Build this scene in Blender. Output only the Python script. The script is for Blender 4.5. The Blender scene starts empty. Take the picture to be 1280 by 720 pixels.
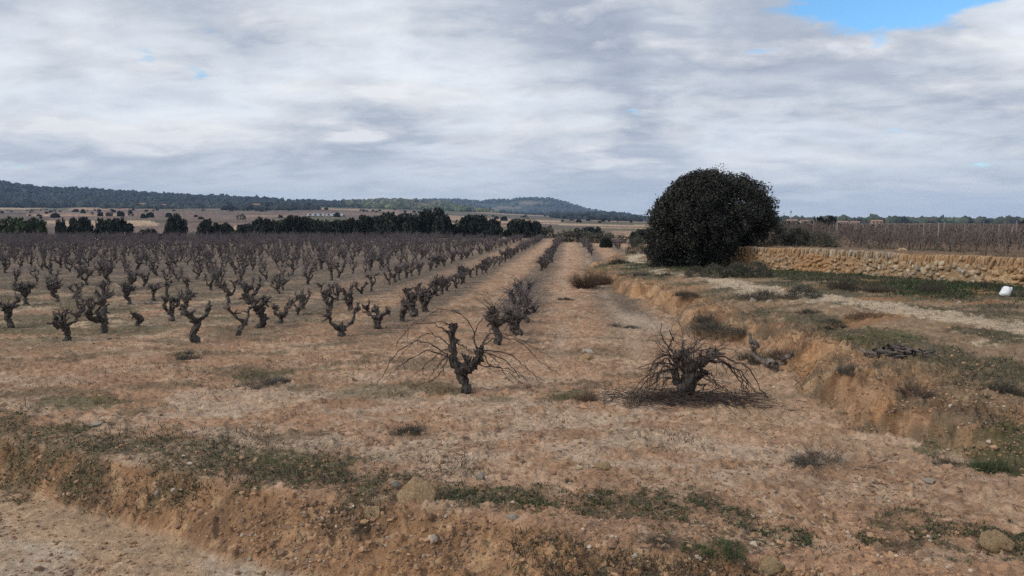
import bpy, math, random
import numpy as np
from mathutils import Vector

# ------------------------------------------------------------------ camera, sky, sun, exposure
SC = bpy.context.scene
COL = SC.collection
FPX = 950.0
PITCH = math.atan(81.0 / FPX)
CAMZ = 2.0
cam_d = bpy.data.cameras.new('camera')
cam_d.sensor_width = 36.0
cam_d.lens = 36.0 * FPX / 1280.0
cam_d.clip_start = 0.05
cam_d.clip_end = 20000
cam = bpy.data.objects.new('camera', cam_d)
COL.objects.link(cam)
cam.location = (0, 0, CAMZ)
cam.rotation_euler = (math.pi / 2 - PITCH, 0, 0)
SC.camera = cam

SUN_AZ = math.radians(-112)      # clockwise from +Y: the sun stands to the left, a little behind the camera
SUN_EL = math.radians(36)
sd = bpy.data.lights.new('sun', 'SUN')
sd.energy = 1.5
sd.angle = math.radians(10)
sd.color = (1.0, 0.90, 0.77)
so = bpy.data.objects.new('sun', sd)
COL.objects.link(so)
tos = Vector((math.sin(SUN_AZ) * math.cos(SUN_EL), math.cos(SUN_AZ) * math.cos(SUN_EL), math.sin(SUN_EL)))
so.rotation_euler = tos.to_track_quat('Z', 'Y').to_euler()
so.location = (-30, -12, 40)

SC.view_settings.view_transform = 'Standard'
SC.view_settings.look = 'None'
SC.view_settings.gamma = 1.0
SC.view_settings.use_curve_mapping = False
SC.view_settings.exposure = 0.42
SC.render.engine = 'CYCLES'
SC.cycles.use_denoising = False
SC.cycles.max_bounces = 4
SC.cycles.diffuse_bounces = 3
SC.cycles.volume_bounces = 0
SC.cycles.transparent_max_bounces = 6
SC.cycles.caustics_reflective = False
SC.cycles.caustics_refractive = False


class NT:
    """small node-tree helper"""
    def __init__(self, nt):
        self.nt = nt
        nt.nodes.clear()

    def n(self, typ, **kw):
        nd = self.nt.nodes.new(typ)
        for k, v in kw.items():
            setattr(nd, k, v)
        return nd

    def put(self, sock, val):
        if isinstance(val, bpy.types.NodeSocket):
            self.nt.links.new(val, sock)
        else:
            sock.default_value = val

    def math(self, op, a, b=None, c=None, clamp=False):
        nd = self.n('ShaderNodeMath', operation=op, use_clamp=clamp)
        self.put(nd.inputs[0], a)
        if b is not None:
            self.put(nd.inputs[1], b)
        if c is not None:
            self.put(nd.inputs[2], c)
        return nd.outputs[0]

    def vmath(self, op, a, b=None):
        nd = self.n('ShaderNodeVectorMath', operation=op)
        self.put(nd.inputs[0], a)
        if b is not None:
            self.put(nd.inputs[1], b)
        return nd

    def noise(self, vec, scale, detail=4, rough=0.5, dist=0.0):
        nd = self.n('ShaderNodeTexNoise')
        if vec is not None:
            self.put(nd.inputs['Vector'], vec)
        nd.inputs['Scale'].default_value = scale
        nd.inputs['Detail'].default_value = detail
        nd.inputs['Roughness'].default_value = rough
        nd.inputs['Distortion'].default_value = dist
        return nd

    def ramp(self, fac, stops, interp='LINEAR'):
        nd = self.n('ShaderNodeValToRGB')
        cr = nd.color_ramp
        cr.interpolation = interp
        while len(cr.elements) < len(stops):
            cr.elements.new(0.5)
        for e, (p, c) in zip(cr.elements, stops):
            e.position = p
            e.color = (c[0], c[1], c[2], 1) if not isinstance(c, (int, float)) else (c, c, c, 1)
        self.put(nd.inputs[0], fac)
        return nd.outputs[0]

    def mix(self, fac, a, b, blend='MIX'):
        nd = self.n('ShaderNodeMix', data_type='RGBA', blend_type=blend)
        self.put(nd.inputs[0], fac)
        for s, v in ((6, a), (7, b)):
            if isinstance(v, tuple):
                v = (v[0], v[1], v[2], 1)
            self.put(nd.inputs[s], v)
        return nd.outputs[2]

    def smooth(self, x, a, b):
        nd = self.n('ShaderNodeMapRange', interpolation_type='SMOOTHSTEP')
        self.put(nd.inputs[0], x)
        nd.inputs[1].default_value = a
        nd.inputs[2].default_value = b
        return nd.outputs[0]


def pixdir(u, v):
    """unit view direction of a photo pixel; used to find where things stand"""
    cp, sp = math.cos(PITCH), math.sin(PITCH)
    d = np.array([u - 640.0, FPX * cp + (360.0 - v) * sp, (360.0 - v) * cp - FPX * sp])
    return d / np.linalg.norm(d)


def build_world():
    w = bpy.data.worlds.new('World')
    SC.world = w
    w.use_nodes = True
    t = NT(w.node_tree)
    out = t.n('ShaderNodeOutputWorld')
    sky = t.n('ShaderNodeTexSky', sky_type='NISHITA')
    sky.sun_disc = False
    sky.sun_elevation = SUN_EL
    sky.sun_rotation = SUN_AZ
    sky.altitude = 700
    bg_sky = t.n('ShaderNodeBackground')
    t.put(bg_sky.inputs[0], t.mix(1.0, sky.outputs[0], (0.55, 0.86, 1.0), 'MULTIPLY'))
    bg_sky.inputs[1].default_value = 0.15
    tc = t.n('ShaderNodeTexCoord')
    dirv = tc.outputs['Generated']
    sep = t.n('ShaderNodeSeparateXYZ')
    t.nt.links.new(dirv, sep.inputs[0])
    X, Y, Z = sep.outputs
    zc = t.math('MAXIMUM', Z, 0.0)

    def deck(up):
        """cloud density seen in this direction, or a little higher up"""
        zz = t.math('ADD', zc, 0.2 + up)
        cmb = t.n('ShaderNodeCombineXYZ')
        t.put(cmb.inputs[0], t.math('DIVIDE', X, zz))
        t.put(cmb.inputs[1], t.math('DIVIDE', Y, zz))
        cmb.inputs[2].default_value = 3.7
        mp = t.n('ShaderNodeMapping')
        t.put(mp.inputs[0], cmb.outputs[0])
        mp.inputs['Rotation'].default_value = (0, 0, math.radians(14))
        mp.inputs['Scale'].default_value = (0.85, 1.1, 1.0)
        mp2 = t.n('ShaderNodeMapping')
        t.put(mp2.inputs[0], mp.outputs[0])
        mp2.inputs['Location'].default_value = (5.3, 1.7, 2.0)
        a1 = t.noise(mp.outputs[0], 1.5, 9, 0.48, 0.4).outputs[0]
        a2 = t.noise(mp2.outputs[0], 4.0, 8, 0.55, 0.3).outputs[0]
        a3 = t.noise(mp.outputs[0], 0.33, 2, 0.5).outputs[0]
        q = t.math('ADD', t.math('MULTIPLY', a1, 0.58), t.math('MULTIPLY', a2, 0.32))
        return t.math('ADD', q, t.math('MULTIPLY', a3, 0.22)), a2

    s, n2 = deck(0.0)
    s_up, _ = deck(0.03)
    # thick parts are grey underneath, thin parts let the light through, upper rims are lit white
    cloud = t.ramp(s, [(0.47, (0.66, 0.70, 0.745)), (0.525, (0.53, 0.565, 0.61)), (0.57, (0.385, 0.425, 0.49)), (0.64, (0.285, 0.325, 0.405))])
    rim = t.math('MULTIPLY', t.math('SUBTRACT', s, s_up), 8.0, clamp=True)
    cloud = t.mix(t.math('MULTIPLY', rim, 0.7), cloud, (0.83, 0.825, 0.815))
    under = t.math('MULTIPLY', t.math('SUBTRACT', s_up, s), 7.0, clamp=True)
    cloud = t.mix(t.math('MULTIPLY', under, 0.45), cloud, (0.33, 0.365, 0.45))
    # towards the horizon the deck merges to an even grey
    hz = t.smooth(Z, 0.0, 0.13)
    cloud = t.mix(t.math('SUBTRACT', 1.0, hz), cloud, t.mix(0.66, cloud, (0.60, 0.65, 0.715)))
    bg_cl = t.n('ShaderNodeBackground')
    t.put(bg_cl.inputs[0], cloud)
    bg_cl.inputs[1].default_value = 1.0
    # gaps in the deck: direction, half sizes (rad) in azimuth and height
    gaps = [(1118, 8, 0.105, 0.026, 1.3), (258, 42, 0.024, 0.012, 0.40), (245, 86, 0.016, 0.012, 0.24), (180, 62, 0.018, 0.018, 0.42),
            (1245, 207, 0.05, 0.005, 0.34), (700, 196, 0.05, 0.006, 0.45), (740, 146, 0.07, 0.008, 0.38), (1150, 168, 0.06, 0.01, 0.3),
            (620, 128, 0.06, 0.008, 0.25)]
    tot = None
    az = t.math('ARCTAN2', X, Y)
    el = t.math('ARCSINE', Z)
    for (u, v, sa, se, k) in gaps:
        d = pixdir(u, v)
        a0, e0 = math.atan2(d[0], d[1]), math.asin(d[2])
        qa = t.math('DIVIDE', t.math('SUBTRACT', az, a0), sa)
        qe = t.math('DIVIDE', t.math('SUBTRACT', el, e0), se)
        r2 = t.math('ADD', t.math('MULTIPLY', qa, qa), t.math('MULTIPLY', qe, qe))
        g = t.math('MULTIPLY', t.math('EXPONENT', t.math('MULTIPLY', r2, -0.7)), k)
        tot = g if tot is None else t.math('ADD', tot, g)
    edge = t.math('ADD', tot, t.math('MULTIPLY', t.math('SUBTRACT', n2, 0.5), 2.2))
    hole = t.smooth(edge, 0.40, 0.72)
    # away from the view the deck also breaks here and there
    mx = t.n('ShaderNodeMixShader')
    t.put(mx.inputs[0], hole)
    t.nt.links.new(bg_cl.outputs[0], mx.inputs[1])
    t.nt.links.new(bg_sky.outputs[0], mx.inputs[2])
    t.nt.links.new(mx.outputs[0], out.inputs[0])
    w.cycles.sampling_method = 'MANUAL'
    w.cycles.sample_map_resolution = 512


build_world()

# ------------------------------------------------------------------ noise
rng = np.random.default_rng(11)
random.seed(11)


def _hash(ix, iy, seed):
    h = (ix.astype(np.int64) * 374761393 + iy.astype(np.int64) * 668265263 + seed * 974634777) & 0xFFFFFFFF
    h = ((h ^ (h >> 13)) * 1274126177) & 0xFFFFFFFF
    h = (h ^ (h >> 16)) & 0xFFFFFFFF
    return h / 4294967295.0


def vnoise(x, y, seed=0):
    ix, iy = np.floor(x), np.floor(y)
    fx, fy = x - ix, y - iy
    fx = fx * fx * fx * (fx * (fx * 6 - 15) + 10)
    fy = fy * fy * fy * (fy * (fy * 6 - 15) + 10)
    a, b = _hash(ix, iy, seed), _hash(ix + 1, iy, seed)
    c, d = _hash(ix, iy + 1, seed), _hash(ix + 1, iy + 1, seed)
    return (a + (b - a) * fx) * (1 - fy) + (c + (d - c) * fx) * fy


def fbm(x, y, scale, octs=4, seed=0, gain=0.5):
    """mean about 0.5; scale in metres"""
    x, y = np.asarray(x, float) / scale, np.asarray(y, float) / scale
    t, a, s = 0.0, 1.0, 0.0
    for o in range(octs):
        t = t + a * vnoise(x * 1.0 + y * 0.31, y - x * 0.31, seed + o * 17)
        s += a
        a *= gain
        x, y = x * 2.03 + 3.1, y * 2.03 + 7.7
    return t / s


def sst(a, b, x):
    t = np.clip((x - a) / (b - a), 0, 1)
    return t * t * (3 - 2 * t)


def lerp(a, b, t):
    return a + (b - a) * t


# ------------------------------------------------------------------ terrain
TOE_Y = [2.5, 4.4, 5.2, 6.2, 7.3, 10, 16, 20, 23, 26, 30, 37, 46, 60, 90, 160]
TOE_X = [9.5, 6.2, 5.0, 4.1, 3.55, 3.5, 3.4, 3.4, 3.1, 2.75, 3.1, 4.2, 6.2, 9.3, 17, 36]
WAL_Y = [-20, 0, 18, 28.7, 30.8, 45, 100, 200, 900]
WAL_X = [27.9, 19.6, 12.15, 7.7, 7.1, 10.5, 22.5, 46, 210]
ROAD_X = [-30, -8, -4.25, -1.88, 0, 3, 8, 30]
ROAD_Y = [19.5, 8.4, 6.31, 4.95, 4.1, 2.8, 0.7, -9]
CRES_X = [-30, -8, -4.4, -2.1, -0.75, 0.76, 2, 8, 30]
CRES_Y = [19.9, 8.75, 6.68, 5.55, 5.15, 4.55, 4.1, 1.9, -8]
FOOT_U = [-600, 0, 400, 500, 600, 700, 800, 980, 1280, 1900]
FOOT_V = [263, 263, 259, 262, 266, 271, 275.5, 278, 278.5, 278]
RA_U = [-700, -200, 0, 35, 60, 100, 200, 300, 380, 430, 480, 530, 560, 600, 640, 690, 720, 765, 790, 815, 850, 1000, 1280, 1900]
RA_V = [231, 226, 230.5, 235, 237.5, 237, 241.5, 244.5, 248, 250.5, 249, 250, 254, 263, 269, 270, 267, 265.5, 269.5, 273.5, 276.5, 277, 277.5, 277]
RB_U = [-700, 400, 480, 560, 600, 640, 657, 690, 707, 740, 765, 810, 850, 1100, 1280, 1900]
RB_V = [255, 254, 252, 250.5, 251.5, 250.5, 248, 249, 254, 264, 267, 272, 276, 277, 277, 276.5]


def elev(v):
    return (279.0 - v) / FPX


def ucoord(x, y):
    a = np.clip(np.arctan2(x, np.maximum(y, 1e-3)), -1.2, 1.2)
    return 640 + FPX * np.tan(a)


def terrain(x, y, detail=True, want=False):
    x = np.asarray(x, float)
    y = np.asarray(y, float)
    d = np.hypot(x, y)
    w1 = fbm(x, y, 1.1, 3, 5) - 0.5
    w2 = fbm(x, y, 0.35, 3, 9) - 0.5
    near = 1 - sst(60, 140, d)
    z = (fbm(x, y, 4.0, 3, 1) - 0.5) * 0.11 * near
    # road and the bank down to it
    ry = np.interp(x, ROAD_X, ROAD_Y) + w1 * 0.22 + w2 * 0.10
    cy = np.interp(x, CRES_X, CRES_Y) + w1 * 0.15
    tb = np.clip((y - ry) / np.maximum(cy - ry, 0.12), 0, 1)
    prof = (tb + 0.10 * (fbm(x, y, 0.28, 3, 15) - 0.5) * np.sin(tb * 3.1416)) ** 0.8 * (1 - 0.25 * tb * (1 - tb))
    berm = np.exp(-((y - cy - 0.15) / 0.35) ** 2) * 0.05
    zr = -0.30 + prof * 0.30
    inroad = 1 - sst(0.0, 0.12, tb)
    bankm = sst(0.0, 0.15, tb) * (1 - sst(0.85, 1.0, tb))
    z = np.where(tb < 1, lerp(-0.30, z, prof), z) + berm * prof
    # right bank and terrace
    tx = np.interp(y, TOE_Y, TOE_X) + (w1 * 1.0 + w2 * 0.25 + (fbm(x, y, 2.6, 2, 13) - 0.5) * 1.1) * sst(3, 7, y) * near
    H = np.interp(y, [4.5, 6.0, 8.0, 10, 18, 30, 45, 62], [0.02, 0.20, 0.42, 0.5, 0.5, 0.38, 0.22, 0.0])
    wd = np.interp(y, [4, 7, 10, 16, 30], [2.2, 1.7, 1.4, 1.3, 1.1])
    s = (x - tx) / wd
    pb = 0.64 * sst(0, 0.30, s) + 0.36 * sst(0.25, 2.3, s)
    rbank = sst(-0.08, 0.05, s) * (1 - sst(0.45, 1.3, s)) * sst(0.05, 0.3, H)
    terr = sst(0.35, 0.9, s) * sst(0.02, 0.2, H)
    z = z + H * pb
    # shallow gully along the toe
    z = z - 0.07 * np.exp(-((x - tx + 0.35) / 0.45) ** 2) * sst(5.5, 7, y) * (1 - sst(16, 26, y))
    # upper field behind the wall
    wx = np.interp(y, WAL_Y, WAL_X)
    dw = (x - wx) * 0.92
    wr = np.interp(y, [28.7, 31.5, 45], [0.30, 1.6, 4.0])
    up = sst(-0.05, 0.0, (dw - 0.12) / wr) if False else np.clip((dw - 0.10) / wr, 0, 1)
    zu = 1.17 - 0.45 * sst(0.8, 12, dw) + (fbm(x, y, 3, 3, 21) - 0.5) * 0.08
    z = lerp(z, zu, up * (1 - sst(150, 500, d)))
    # far land and hills
    u = ucoord(x, y)
    zf = CAMZ + elev(np.interp(u, FOOT_U, FOOT_V)) * 1050.0
    far = np.clip((d - 130) / 920.0, 0, 1)
    dip = -1.2 * np.exp(-((d - 150) / 50.0) ** 2) * (1 - up)
    z = z + np.where(d > 130, (zf) * far ** 1.15, 0) + dip * sst(100, 125, d) + (fbm(x, y, 90, 3, 31) - 0.5) * 3.0 * sst(160, 500, d)
    zA = CAMZ + elev(np.interp(u, RA_U, RA_V)) * 1650.0 - np.interp(u, [380, 520], [13.0, 7.0])
    zB = CAMZ + elev(np.interp(u, RB_U, RB_V)) * 3000.0 - 6.0
    lumps = (fbm(x, y, 170, 3, 33) - 0.5) * 26
    hA = sst(1050, 1650, d)
    z = lerp(z, np.maximum(zA, zf * 0.9) + lumps * hA * (1 - hA) * 2.2, hA)
    z = z - sst(1700, 2100, d) * (1 - sst(2150, 2700, d)) * 18
    hB = sst(2150, 3000, d)
    z = lerp(z, zB, hB)
    z = z - sst(3100, 4300, d) * 60
    if detail:
        rough = 0.75 + 0.8 * bankm + 1.15 * rbank + 0.35 * terr - 0.55 * inroad
        z = z + (fbm(x, y, 0.32, 4, 41, 0.55) - 0.5) * 0.05 * rough * near
        cl = fbm(x, y, 0.09, 3, 47, 0.6)
        z = z + np.maximum(cl - 0.5, 0) * 0.20 * (0.6 + 0.3 * bankm + 0.7 * rbank) * near * (1 - 0.7 * inroad)
        # rills cut into the steep faces
        z = z + (fbm(x, y, 0.05, 2, 49) - 0.5) * 0.011 * near * (1 - sst(14, 22, d)) * (1 - 0.6 * inroad)
        z = z - (1 - np.abs(fbm(x + y * 0.4, y * 0.25, 0.45, 3, 51) - 0.5) * 6).clip(0, 1) * 0.03 * rbank * near
    z = z - 0.022 * ruts(x, y)
    if want:
        return z, dict(d=d, inroad=inroad, bankm=bankm, rbank=rbank, terr=terr, dw=dw, up=up, s=s, tb=tb, u=u, hA=hA, hB=hB, near=near, H=H, tx=tx, cy=cy, ry=ry)
    return z


def gz(x, y):
    return float(terrain(np.array([x]), np.array([y]))[0])


_TS = np.concatenate([np.linspace(3, 60, 2400), np.geomspace(60, 4000, 900)])


def hit(u, v):
    """where the photo pixel's ray first meets the land"""
    d = pixdir(u, v)
    t = _TS / d[1]
    x, y, zr = d[0] * t, d[1] * t, CAMZ + d[2] * t
    z = terrain(x, y, False)
    k = np.argmax(zr < z)
    if zr[k] >= z[k]:
        k = len(_TS) - 1
    return float(x[k]), float(y[k])


def at(u, y):
    """x of photo column u at depth y"""
    return (u - 640.0) / FPX * y


# rows of the vineyard: x = ROW0 + k*ROWW + ROWS*(y-9)
ROW0, ROWW, ROWS = -0.5, 2.4, 0.079


def ruts(x, y):
    """two wheel tracks along the open lane right of the front vine's row"""
    cx = ROW0 + ROWW * 0.62 + ROWS * (y - 9) + (fbm(y, y * 0, 5.0, 2, 211) - 0.5) * 0.5
    q = np.exp(-((x - cx - 0.62) / 0.17) ** 2) + np.exp(-((x - cx + 0.62) / 0.17) ** 2)
    return q * sst(9.5, 12, y) * (1 - sst(70, 95, y)) * sst(0.30, 0.55, fbm(x, y, 1.6, 3, 213))


def grass_mask(x, y, m):
    g0 = np.interp(x, [-9, -5, -4, -1.5, 0, 2, 4, 7], [9.3, 7.25, 6.85, 5.75, 5.4, 4.8, 4.45, 4.1])
    hw = np.interp(x, [-9, -4, -1.5, 0, 2, 4], [0.9, 0.7, 0.45, 0.42, 0.55, 0.7])
    b = np.exp(-np.abs((y - g0) / hw) ** 2.2)
    n = fbm(x, y, 0.75, 4, 61, 0.6)
    n2 = fbm(x, y, 0.16, 3, 66, 0.6)
    k = np.interp(x, [-6, -1, 0.5, 3], [0.05, 0.0, -0.06, -0.10])
    return np.clip(sst(0.44, 0.58, n * 0.6 + n2 * 0.4 + (b - 0.55) * 0.34 + k) * sst(0.08, 0.4, b), 0, 1)


def wallgrass_mask(x, y, m):
    n = fbm(x, y, 1.2, 4, 71)
    d = -m['dw']
    b = sst(-0.1, 0.3, d) * (1 - sst(3.2, 4.8, d + (n - 0.5) * 3.0)) * (y < 33) * (y > 3)
    return b * sst(0.24, 0.45, n)


def ground_color(x, y, z, m):
    d = m['d']
    c = np.empty(x.shape + (3,))
    n1 = fbm(x, y, 1.7, 4, 101)
    n2 = fbm(x, y, 0.5, 4, 105, 0.6)
    n3 = fbm(x * 0.7, y, 0.55, 5, 109, 0.62)
    n4 = fbm(x, y, 0.12, 3, 113, 0.6)

    def put(col, k):
        k = np.clip(k, 0, 1)[..., None]
        c[:] = c * (1 - k) + np.array(col) * k

    c[:] = np.array([0.40, 0.25, 0.16])
    put((0.465, 0.285, 0.18), sst(0.42, 0.62, n1 + (n4 - 0.5) * 0.25))
    put((0.29, 0.178, 0.115), sst(0.52, 0.68, n2 + (n4 - 0.5) * 0.6) * 0.6)
    put((0.545, 0.395, 0.275), sst(0.52, 0.66, n3 + (n4 - 0.5) * 0.6) * 0.55)
    # plant litter, greyish weeds and painted vine shade in the vine field
    fieldm = (m['s'] < 0) & (y > 8)
    rowph = (x - ROW0 - ROWS * (y - 9)) / ROWW
    rd = np.abs(rowph - np.round(rowph)) * ROWW
    put((0.17, 0.135, 0.105), (1 - sst(0.25, 0.85, rd + (n2 - 0.5) * 0.9)) * fieldm * sst(11, 17, y) * 0.85)
    lft = (1 - sst(-9, -2, x - y * 0.03)) * sst(10.5, 14, y) * (y < 200)
    put((0.46, 0.38, 0.26), sst(0.48, 0.62, n3 + (n4 - 0.5) * 0.5) * lft * 0.5)
    put((0.15, 0.13, 0.08), sst(0.47, 0.58, fbm(x * 0.7, y, 0.8, 5, 121, 0.6)) * lft * 0.8)
    put((0.15, 0.12, 0.10), sst(14, 32, y) * (m['s'] < 0) * (1 - sst(-6, 0.5, x - y * 0.02)) * 0.75 * (d < 112))  # left field darkened: litter tone plus the vines' shade painted in
    put((0.14, 0.12, 0.08), sst(0.60, 0.70, fbm(x * 0.8, y, 0.6, 4, 125, 0.6)) * (m['s'] < 0) * (y > 6.2) * (y < 30) * 0.55)
    # headland: pale trampled streaks
    put((0.55, 0.42, 0.31), sst(0.47, 0.62, fbm(x * 0.6, y, 0.5, 5, 127, 0.65)) * sst(5.4, 6.2, y) * (1 - sst(8.5, 11, y)) * (m['s'] < 0.1) * 0.65)
    # road
    put((0.475, 0.33, 0.215), m['inroad'])
    put((0.52, 0.42, 0.32), m['inroad'] * sst(0.48, 0.62, fbm(x + y * 0.9, y - x * 0.3, 0.9, 4, 131)) * 0.8)
    put((0.34, 0.245, 0.17), m['inroad'] * sst(0.55, 0.68, n2) * 0.5)
    put((0.50, 0.37, 0.265), ruts(x, y) * (m['s'] < -0.1) * 0.55)
    # bank to the road
    bk = m['bankm']
    put((0.40, 0.235, 0.13), bk)
    put((0.235, 0.145, 0.09), bk * sst(0.46, 0.60, n2 + (n4 - 0.5) * 0.4) * 0.75)
    put((0.50, 0.33, 0.19), bk * sst(0.55, 0.66, n4) * 0.6)
    # right bank: orange cuts, dry growth
    rb = m['rbank']
    put((0.37, 0.225, 0.132), rb * 0.85)
    put((0.45, 0.255, 0.13), rb * sst(0.5, 0.62, fbm(x, y, 0.9, 3, 141)) * 0.9)
    put((0.14, 0.115, 0.08), rb * sst(0.48, 0.60, fbm(x, y, 0.6, 4, 143, 0.6)) * 0.75)
    put((0.22, 0.125, 0.07), rb * sst(0.54, 0.64, fbm(x, y, 0.22, 4, 145, 0.6)) * 0.75)
    put((0.48, 0.32, 0.19), rb * sst(0.60, 0.70, fbm(x, y, 0.3, 4, 147, 0.6)) * 0.7)
    # terrace: dry grass, pale track
    te = m['terr'] * (1 - m['up'])
    put((0.30, 0.215, 0.14), te * 0.8)
    put((0.12, 0.108, 0.07), te * sst(0.44, 0.58, fbm(x, y, 1.0, 4, 151, 0.6)) * 0.85)
    put((0.34, 0.19, 0.10), te * sst(0.56, 0.68, fbm(x, y, 1.3, 3, 155)) * 0.8)
    tc = np.interp(y, TRK_Y, TRK_X)
    hw = np.interp(y, [4, 9, 14, 20, 28, 45], [1.8, 1.6, 1.05, 0.65, 0.55, 0.6])
    tk = np.exp(-((x - tc + (n1 - 0.5) * 1.0) / hw) ** 2 * 1.3)
    put((0.54, 0.43, 0.31), te * sst(0.49, 0.66, tk * 0.5 + n3 * 0.5 + (n4 - 0.5) * 0.3) * 0.9)
    # gully outwash
    fan = np.exp(-((x - m['tx'] + 0.75) / 0.55) ** 2) * sst(5.6, 6.6, y) * (1 - sst(13, 17, y))
    put((0.47, 0.315, 0.205), fan * sst(0.4, 0.55, n3) * 0.9)
    put((0.52, 0.41, 0.31), np.exp(-((x - at(805, 15.5)) / 0.55) ** 2 - ((y - 15.5) / 1.3) ** 2) * 0.9)
    # grass mats
    put((0.125, 0.105, 0.064), grass_mask(x, y, m) * (0.35 + 0.5 * sst(0.4, 0.6, n4 * 0.5 + n2 * 0.5)))
    put((0.07, 0.08, 0.042), wallgrass_mask(x, y, m) * 0.9)
    # weeds round the two front vines
    for (u, v, a, b, k) in GREEN_SPOTS:
        hx, hy = SPOT[(u, v)]
        g = np.exp(-((x - hx) / a) ** 2 - ((y - hy) / b) ** 2)
        put((0.12, 0.115, 0.06), sst(0.4, 0.62, g * 0.45 + n2 * 0.85 - 0.2) * sst(0.1, 0.4, g) * k)
    # upper field
    put((0.19, 0.13, 0.09), m['up'] * (d < 260) * 0.9)
    # far fields
    ff = sst(98, 125, d)
    fa = np.arctan2(x, y)
    ld = np.log(np.maximum(d, 1)) * 8.5 + fa * 1.3
    wob = (fbm(x, y, 120, 2, 161) - 0.5) * 1.2
    i1 = np.floor(ld + wob)
    i2 = np.floor(fa * (7 + 3 * _hash(i1, i1 * 0, 7)) + _hash(i1, i1 * 0, 9) * 5 + wob * 0.3)
    r = _hash(i1, i2, 5)
    pal = np.array([[0.20, 0.14, 0.115], [0.145, 0.11, 0.10], [0.33, 0.22, 0.15], [0.10, 0.085, 0.075], [0.12, 0.115, 0.075], [0.40, 0.29, 0.20], [0.17, 0.125, 0.105]])
    fc = pal[np.clip((r * 7).astype(int), 0, 6)]
    fc = fc * (0.8 + 0.4 * fbm(x, y, 25, 3, 171))[..., None]
    k = ff[..., None]
    c[:] = c * (1 - k) + fc * k
    hills = np.clip(sst(1060, 1130, d), 0, 1)
    put((0.05, 0.06, 0.04), hills)
    put((0.24, 0.19, 0.13), hills * sst(0.56, 0.64, fbm(x, y, 130, 3, 181)) * 0.7)
    c *= (0.74 + 0.52 * n4)[..., None] * (0.76 + 0.48 * fbm(x, y, 0.045, 2, 117))[..., None]
    return np.clip(c, 0.01, 0.75)


TRK_Y = [3, 8, 9.5, 11.5, 13.4, 16, 20, 25, 29, 36, 50, 70]
TRK_X = [9.5, 7.6, 7.4, 7.1, 6.8, 6.3, 5.6, 5.0, 4.9, 5.4, 8.5, 13]
GREEN_SPOTS = [(520, 488, 1.0, 0.6, 0.55), (700, 497, 0.45, 0.4, 0.8), (330, 470, 0.5, 0.5, 0.7), (620, 500, 0.4, 0.3, 0.6), (1110, 424, 0.6, 0.7, 0.9),
               (1180, 560, 0.35, 0.35, 0.8), (1255, 575, 0.45, 0.55, 0.9), (60, 505, 0.9, 0.35, 0.7), (380, 575, 0.6, 0.25, 0.7)]
SPOT = {(s[0], s[1]): hit(s[0], s[1]) for s in GREEN_SPOTS}


# ------------------------------------------------------------------ mesh and material helpers
def mesh_np(name, V, F, smooth=False, cols=None, mats=(), fmat=None):
    """V (n,3), F (m,k) integer array with k = 3 or 4, or a list of such arrays"""
    Fs = F if isinstance(F, list) else [F]
    Fs = [np.asarray(f, np.int32) for f in Fs if len(f)]
    me = bpy.data.meshes.new(name)
    me.vertices.add(len(V))
    me.vertices.foreach_set('co', np.asarray(V, np.float32).ravel())
    nl = sum(f.size for f in Fs)
    npoly = sum(len(f) for f in Fs)
    me.loops.add(nl)
    me.polygons.add(npoly)
    me.loops.foreach_set('vertex_index', np.concatenate([f.ravel() for f in Fs]))
    tot = np.concatenate([np.full(len(f), f.shape[1], np.int32) for f in Fs])
    st = np.concatenate([[0], np.cumsum(tot)[:-1]]).astype(np.int32)
    me.polygons.foreach_set('loop_start', st)
    me.polygons.foreach_set('loop_total', tot)
    me.polygons.foreach_set('use_smooth', np.full(npoly, bool(smooth)))
    for m in mats:
        me.materials.append(m)
    if fmat is not None:
        me.polygons.foreach_set('material_index', np.asarray(fmat, np.int32))
    me.update(calc_edges=True)
    if cols is not None:
        a = me.color_attributes.new('Col', 'FLOAT_COLOR', 'POINT')
        rgba = np.ones((len(V), 4), np.float32)
        rgba[:, :3] = cols
        a.data.foreach_set('color', rgba.ravel())
    return me


def link(name, me, parent=None, loc=None, rz=0.0, scale=None):
    o = bpy.data.objects.new(name, me)
    COL.objects.link(o)
    if parent is not None:
        o.parent = parent
    if loc is not None:
        o.location = loc
    if rz:
        o.rotation_euler = (0, 0, rz)
    if scale is not None:
        o.scale = scale if hasattr(scale, '__len__') else (scale,) * 3
    return o


def tag(o, label=None, cat=None, group=None, kind=None):
    if label:
        o['label'] = label
    if cat:
        o['category'] = cat
    if group:
        o['group'] = group
    if kind:
        o['kind'] = kind
    return o


def thing(name, label, cat, loc, rz=0.0, group=None, scale=None):
    o = link(name, None, None, loc, rz, scale)
    return tag(o, label, cat, group)


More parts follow.
